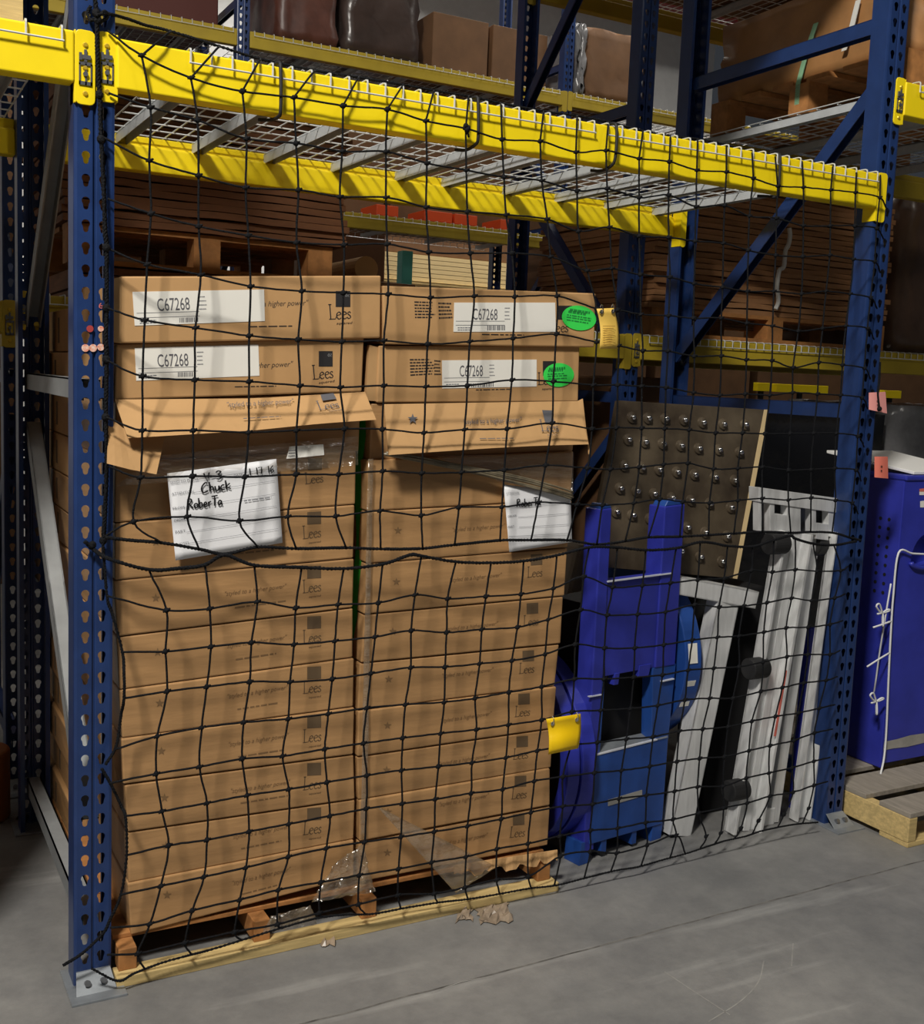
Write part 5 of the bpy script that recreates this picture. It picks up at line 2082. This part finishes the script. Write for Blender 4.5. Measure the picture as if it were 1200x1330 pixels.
# rear row, left: boards, pallet and load, shade painted into the board colour
sheet_pile(4, .25, 1.25, 1.46, 2.45, zd, .028, 'flat brown board under the pallet behind the left stack', 'boards behind the left stack', 32, M['card_shade'])
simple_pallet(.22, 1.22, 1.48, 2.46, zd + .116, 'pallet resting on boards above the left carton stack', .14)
sheet_pile(21, .20, 1.27, 1.46, 2.46, zd + .258, .028, 'brown board with painted-in shade above the pallet behind the left stack', 'shade-painted boards on the rear pallet', 33, M['card_shade'])
mb = MB()
a = PYp(476, 349, 1.9)
mb.cyl(a, a + Vector((.02, .5, 0)), .055, 20)
t = tag(mb.build('brown_roll', M['card_in'], smooth=False), 'end of a brown paper roll behind the topmost left carton', 'roll')
# boards under the roll between the loads
mb = MB()
mb.box(1.30, 2.50, 1.55, 2.40, zd, zd + .03)
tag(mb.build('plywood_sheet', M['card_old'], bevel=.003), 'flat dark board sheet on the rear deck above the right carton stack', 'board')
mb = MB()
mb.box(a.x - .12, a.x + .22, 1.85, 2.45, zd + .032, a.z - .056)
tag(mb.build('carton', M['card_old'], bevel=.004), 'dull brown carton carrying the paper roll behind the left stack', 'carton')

# yellow and tan cartons glimpsed right of the right stack
mb = MB()
p0, p1 = PYp(738, 612, 1.95), PYp(772, 574, 1.95)
mb.box(p0.x - .2, min(p1.x, 2.59), 1.95, 2.35, p0.z, p1.z)
tag(mb.build('carton', mat('yellow_carton', srgb(226, 176, 50), .6), bevel=.004), 'yellow carton glimpsed behind the right stack beside the flap', 'carton')
q0 = PYp(738, 700, 1.5)
mb = MB()
mb.box(p0.x - .22, 2.58, 1.93, 2.38, 0.13, p0.z - .003)
tag(mb.build('carton', M['card'], bevel=.004), 'tan carton under the yellow carton behind the right stack', 'carton')
simple_pallet(p0.x - .25, 2.55, 1.75, 2.4, 0, 'pallet on the floor under the tan carton behind the right stack', .128)

# black wrapped load on the floor of the rear row
def lumpy_box(name, x0, x1, y0, y1, z0, z1, mt, label, cat, seed, amp=.018, n=7):
    rg = random.Random(seed)
    bm = bmesh.new()
    bmesh.ops.create_cube(bm, size=1)
    bmesh.ops.subdivide_edges(bm, edges=bm.edges[:], cuts=n, use_grid_fill=True)
    mb = MB()
    vs = []
    for v in bm.verts:
        p = Vector((x0 + (v.co.x + .5) * (x1 - x0), y0 + (v.co.y + .5) * (y1 - y0), z0 + (v.co.z + .5) * (z1 - z0)))
        if v.co.z > -.49:
            p += Vector((rg.uniform(-amp, amp), rg.uniform(-amp, amp), rg.uniform(-amp, 0)))
        vs.append(p)
    bm.verts.index_update()
    fs = [tuple(v.index for v in f.verts) for f in bm.faces]
    bm.free()
    mb.add(vs, fs)
    return tag(mb.build(name, mt, smooth=True), label, cat)


lumpy_box('wrapped_load', 3.25, 4.45, 1.50, 2.4, 0.0, 1.44, M['black_wrap'], 'load wrapped in shiny black plastic behind the taller aluminium frame', 'wrapped load', 41)
lumpy_box('wrapped_load', 4.55, 5.6, 1.50, 2.3, .96, 1.50, M['grey_wrap'], 'grey plastic wrapped load above the blue cabinet', 'wrapped load', 42)
mb = MB()
mb.box(4.52, 5.6, 1.48, 2.35, 0, .95)
tag(mb.build('wooden_crate', M['wood_dk'], bevel=.01), 'brown crate under the grey wrapped load behind the cabinet', 'crate')
lumpy_box('wrapped_load', 4.46, 5.3, 1.46, 2.4, zd, 2.62, mat('brown_wrapped', srgb(96, 74, 60), .3, var=.35, vscale=5, bump=.6, bscale=7, spec=.5), 'brown load in shiny plastic wrap at the right edge behind the post', 'wrapped load', 43)
bt = thing('bottle', PYp(1110, 452, 1.45), 'white bottle with yellow cap standing left of the right post on the rear deck', 'bottle')
p = PYp(1110, 452, 1.45)
p.z = zd
q = MB()
q.cyl(p, p + Vector((0, 0, .10)), .028, 14)
q.build('body', M['white'], bt)
q = MB()
q.cyl(p + Vector((0, 0, .10)), p + Vector((0, 0, .135)), .022, 14)
q.build('cap', M['yellow_tag'], bt)

# upper right bay: pallet and strapped carton
zu2 = 2.595
simple_pallet(2.74, 3.85, .06, 1.06, zu2, 'pallet on the wire deck at the upper right under the strapped carton', .13)
sc_ = lumpy_box('strapped_carton', 2.76, 3.86, .08, 1.04, zu2 + .132, zu2 + .45, mat('brown_film_carton', srgb(168, 122, 76), .45, var=.2, vscale=5, bump=.3, bscale=9, spec=.5, coat=.2), 'brown film wrapped carton with green strap on the upper right deck', 'carton', 44, .010)
for (px, mt_, lab) in (([(1060, 30), (1050, 60), (1043, 85), (1037, 108), (1035, 136)], M['strap_green'], 'green strap hanging down the side of the upper right carton'), ([(1115, 0), (1110, 20), (1104, 45), (1096, 66)], M['strap_white'], 'white strap on the side of the upper right carton')):
    mb = MB()
    pts = [PXp(x, y, 2.742) for x, y in px]
    pl = [p + Vector((0, -.012, 0)) for p in pts] + [p + Vector((0, .012, 0)) for p in pts]
    n = len(pts)
    mb.add(pl + [p - Vector((.002, 0, 0)) for p in pl], [(i, i + 1, n + i + 1, n + i) for i in range(n - 1)] + [(2 * n + i, 3 * n + i, 3 * n + i + 1, 2 * n + i + 1) for i in range(n - 1)])
    tag(mb.build('strap', mt_), lab, 'strap')

# left neighbour bay: pallet on the deck
simple_pallet(-1.15, -.10, .05, 1.05, ZT + .008, 'pallet on the neighbouring deck at the top left corner', .13, M['wood'])
mb = MB()
mb.box(-1.1, -.14, .08, 1.0, ZT + .14, ZT + .6)
tag(mb.build('carton', M['card_old'], bevel=.004), 'dull brown carton on the pallet at the top left corner', 'carton')
mb = MB()
a = PYp(-28, 1040, 1.2)
mb.cyl((a.x, 1.2, 0), (a.x, 1.2, .24), .10, 24)
tag(mb.build('orange_drum', mat('rusty_orange', srgb(150, 84, 34), .6), bevel=.01), 'orange brown drum on the floor at the left picture edge', 'drum')

# ---- third row across the next aisle
Y3 = 5.0
upright_frame(1.88, Y3, 5.4, 'dark upright across the next aisle, left one of the two', M['blue'])
upright_frame(1.88 + 2.6615, Y3, 5.4, 'dark upright across the next aisle, right one behind the wrapped load', M['blue'])
upright_frame(3.87, 7.4, 5.4, 'dark perforated upright deep in the background between brown cartons', M['blue'])
z3 = 3.73
beam('dull yellow beam high across the next aisle, left part', -.7, 1.88, Y3 - .012, z3, z3 + .11, M['yellow_old'])
beam('dull yellow beam high across the next aisle, middle part', 1.88 + PW, 4.54, Y3 - .012, z3, z3 + .11, M['yellow_old'], right=(4.54, 4.585), conn_y=Y3 - .008)
beam('dull yellow beam high across the next aisle, right part', 4.54 + PW, 7.1, Y3 - .012, z3, z3 + .11, M['yellow_old'], left=(4.59, 4.54 + PW), conn_y=Y3 - .008)
beam('dull yellow lower beam across the next aisle carrying orange boxes', 1.88 + PW, 4.54, Y3 - .012, 2.60, 2.71, M['yellow_old'])
deck('wire deck high across the next aisle, left part', -.6, 1.85, Y3 - .018, Y3 + 1.09, z3 + .11, (-.4, 0, .4, .8, 1.2, 1.6), pitch=.07)
deck('wire deck high across the next aisle, middle part', 2.0, 4.5, Y3 - .018, Y3 + 1.09, z3 + .11, (2.1, 2.5, 2.9, 3.3, 3.7, 4.1, 4.45), pitch=.07)
deck('wire deck high across the next aisle, right part', 4.66, 7.0, Y3 - .018, Y3 + 1.09, z3 + .11, (4.8, 5.2, 5.6, 6.0), pitch=.07)
deck('galvanized deck across the next aisle under orange boxes', 2.0, 4.5, Y3 - .018, Y3 + 1.09, 2.71, (2.1, 2.7, 3.3, 3.9, 4.4), pitch=.07)
zd3 = z3 + .12
lumpy_box('wrapped_load', 2.70, 3.28, Y3 + .05, Y3 + .9, zd3, 4.62, mat('dark_brown_wrapped', srgb(70, 58, 54), .28, var=.3, vscale=4, bump=.6, bscale=7, spec=.6), 'dark load in shiny film at top centre left, across the next aisle', 'wrapped load', 51)
lumpy_box('wrapped_load', 2.2, 2.62, Y3 + .05, Y3 + .9, zd3, 4.5, mat('red_brown_wrapped', srgb(92, 56, 46), .4, var=.4, vscale=5, bump=.4, bscale=7), 'red brown wrapped load at top centre left, left of the dark load', 'wrapped load', 52)
for x0, x1, lab in ((3.42, 3.90, 'left'), (3.94, 4.44, 'right')):
    mb = MB()
    mb.box(x0, x1, Y3 + .1, Y3 + .9, zd3, zd3 + .42)
    tag(mb.build('carton', M['card_old'], bevel=.006), 'dull brown carton on the high beam across the next aisle, %s one of the pair' % lab, 'carton')
lumpy_box('wrapped_load', 4.775, 5.35, Y3 + .05, Y3 + .9, zd3, 4.40, M['card_old'], 'brown load with white film at the top, right of the dark post', 'wrapped load', 53)
lumpy_box('film_wad', 4.665, 4.735, Y3 + .0, Y3 + .5, zd3, 4.40, M['grey_wrap'], 'crinkled pale film on the left side of the brown load at top right', 'plastic film', 54)
for i, (xa, xb) in enumerate(((2.98, 3.16), (3.38, 3.62), (3.64, 3.84), (4.05, 4.13))):
    lab = ['leftmost', 'second from the left', 'third from the left', 'rightmost'][i]
    mb = MB()
    mb.box(xa, xb, Y3 + .05, Y3 + .35, 2.72, 2.80)
    tag(mb.build('orange_box', M['orange'], bevel=.004), 'orange box on the beam across the next aisle, ' + lab, 'box', 'orange boxes across the next aisle')
# pale planks and teal post beyond the next aisle
for i in range(6):
    mb = MB()
    z = 2.50 + .045 * i
    mb.box(4.05, 6.8, 7.6, 8.3, z, z + .04)
    tag(mb.build('plank', M['lumber']), 'pale plank in the lit pile glimpsed between the stacks and the rear beam', 'plank', 'pale planks in the background')
simple_pallet(4.05, 6.7, 7.55, 8.4, 2.345, 'pallet under the pale planks in the background', .14, M['wood'])
beam('yellow beam carrying the pale planks in the background', 3.97, 6.8, 7.56, 2.22, 2.335, M['yellow_old'])
mb = MB()
a = PYp(527, 346, 5.2)
mb.box(a.x - .03, a.x + .06, 5.2, 5.3, 0, a.z + .12)
tag(mb.build('teal_post', M['teal'], bevel=.006), 'slim teal post glimpsed behind the top cartons', 'post')
for i, (xa, xb, ya, zt_) in enumerate(((2.05, 3.2, 5.4, 2.2), (3.25, 4.4, 5.4, 2.1))):
    mb = MB()
    mb.box(xa, xb, ya, ya + .9, 0, zt_)
    tag(mb.build('carton', M['card_old'], bevel=.01), 'tall dull carton on the floor across the next aisle, %s' % ['left of the pair', 'right of the pair'][i], 'carton')

# ---- upper rack levels and loads, mostly unseen, added to block light and darken the rear
zup = 3.32
for (xa, xb, side) in ((PW, 2.571, 'above the netted bay'), (-2.48, 0, 'above the neighbouring left bay')):
    beam('yellow front beam of the added upper level ' + side, xa, xb, -.012, zup, zup + .11, M['yellow'])
    beam('yellow rear beam of the added upper level ' + side, xa, xb, 1.045, zup, zup + .11, M['yellow'], inner=True)
    deck('wire deck of the added upper level ' + side, xa + .05, xb - .05, -.018, 1.10, zup + .11, (xa + .3, (xa + xb) / 2, xb - .3), pitch=.07)
    for i, (u, v) in enumerate(((xa + .06, xa + 1.2), (xa + 1.26, xb - .06))):
        mb = MB()
        mb.box(u, v, .0, 1.08, zup + .122, zup + 1.2)
        tag(mb.build('carton', M['card_old'], bevel=.01), 'light-blocking carton added on the upper level %s, %s one' % (side, ('left', 'right')[i]), 'carton')
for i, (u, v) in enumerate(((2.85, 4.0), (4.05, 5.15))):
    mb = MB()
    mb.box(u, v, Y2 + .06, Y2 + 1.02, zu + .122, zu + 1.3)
    tag(mb.build('carton', M['card_old'], bevel=.01), 'light-blocking carton added on the overhead level of the rear row, %s' % ('nearer the dark post', 'farther from the dark post')[i], 'carton')
# goods filling the racks across the next aisle
for i, (xa, xb, z0, z1, nm) in enumerate(((-.6, .55, 2.2, 3.55, 'far left'), (.65, 1.8, 2.2, 3.6, 'left of the left dark upright'), (2.05, 3.2, 2.72, 3.55, 'behind the leftmost orange box'), (3.25, 4.45, 2.72, 3.6, 'behind the rightmost orange boxes'), (4.72, 5.85, 2.2, 3.6, 'right of the right dark upright'), (5.95, 7.1, 2.2, 3.5, 'at the right'), (7.2, 9.8, 2.2, 3.5, 'far right'))):
    mb = MB()
    mb.box(xa, xb, Y3 + .4, Y3 + 1.05, z0, z1)
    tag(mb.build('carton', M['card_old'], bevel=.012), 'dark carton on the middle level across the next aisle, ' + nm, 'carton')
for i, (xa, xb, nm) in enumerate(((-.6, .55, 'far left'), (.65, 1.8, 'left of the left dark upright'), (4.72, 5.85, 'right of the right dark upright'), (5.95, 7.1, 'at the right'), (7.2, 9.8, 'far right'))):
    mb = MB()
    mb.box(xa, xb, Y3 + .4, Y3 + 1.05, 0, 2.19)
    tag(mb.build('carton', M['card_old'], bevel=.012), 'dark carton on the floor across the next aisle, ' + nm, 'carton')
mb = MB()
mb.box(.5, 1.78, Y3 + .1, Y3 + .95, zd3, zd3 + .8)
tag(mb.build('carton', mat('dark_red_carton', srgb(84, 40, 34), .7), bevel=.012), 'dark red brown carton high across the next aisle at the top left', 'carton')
# goods on the floor of the rear row
mb = MB()
mb.box(2.76, 3.18, 1.62, 2.4, 0, 1.58)
tag(mb.build('carton', M['card_old'], bevel=.012), 'tall dark carton on the floor of the rear row behind the studded board', 'carton')
mb = MB()
mb.box(.9, p0.x - .26, 1.6, 2.42, 0, 1.5)
tag(mb.build('carton', M['card_old'], bevel=.012), 'wide dark carton on the floor of the rear row left of the tan carton', 'carton')
# unseen goods added in the neighbouring left bay to block the lamp light
lt = simple_pallet(-1.5, -.36, .05, 1.0, 0, 'unseen pallet added under the light-blocking carton of the neighbouring left bay', .13)
mb = MB()
mb.box(-1.48, -.38, .06, 1.0, .132, 2.0)
tag(mb.build('carton', M['card'], bevel=.012), 'unseen light-blocking carton added in the neighbouring left bay', 'carton')
for i, (xa, xb) in enumerate(((985, 1000), (1009, 1076), (1149, 1171))):  # pieces and posts added to stand in for a lit yellow beam farther back
    p, q_ = PYp(xa, 497 + (xa - 985) * .06, 4.4), PYp(xb, 497 + (xb - 985) * .06, 4.4)
    mb = MB()
    mb.box(p.x, q_.x, 4.4, 4.46, p.z - .07, p.z)
    gr = mb.build('beam_stand_in', M['yellow'], bevel=.003)
    mb = MB()
    mb.box((p.x + q_.x) / 2 - .02, (p.x + q_.x) / 2 + .02, 4.42, 4.45, 0, p.z - .07)
    mb.build('added_post', M['black'], gr)
    tag(gr, 'yellow piece standing in for a far lit beam, under the rear beam, %s of three' % ('leftmost', 'middle', 'rightmost')[i], 'guard rail', 'stand-ins for the lit far beam')
mb = MB()
mb.box(2.9, 3.72, 6.5, 7.2, 0, 3.0)
tag(mb.build('carton', M['card_old'], bevel=.012), 'tall dark carton deep in the background beside the pale planks', 'carton')
mb = MB()
mb.box(4.05, 6.8, 7.7, 8.3, 2.775, 3.5)
tag(mb.build('carton', M['card_old'], bevel=.012), 'long dark carton on the pale planks in the background', 'carton')
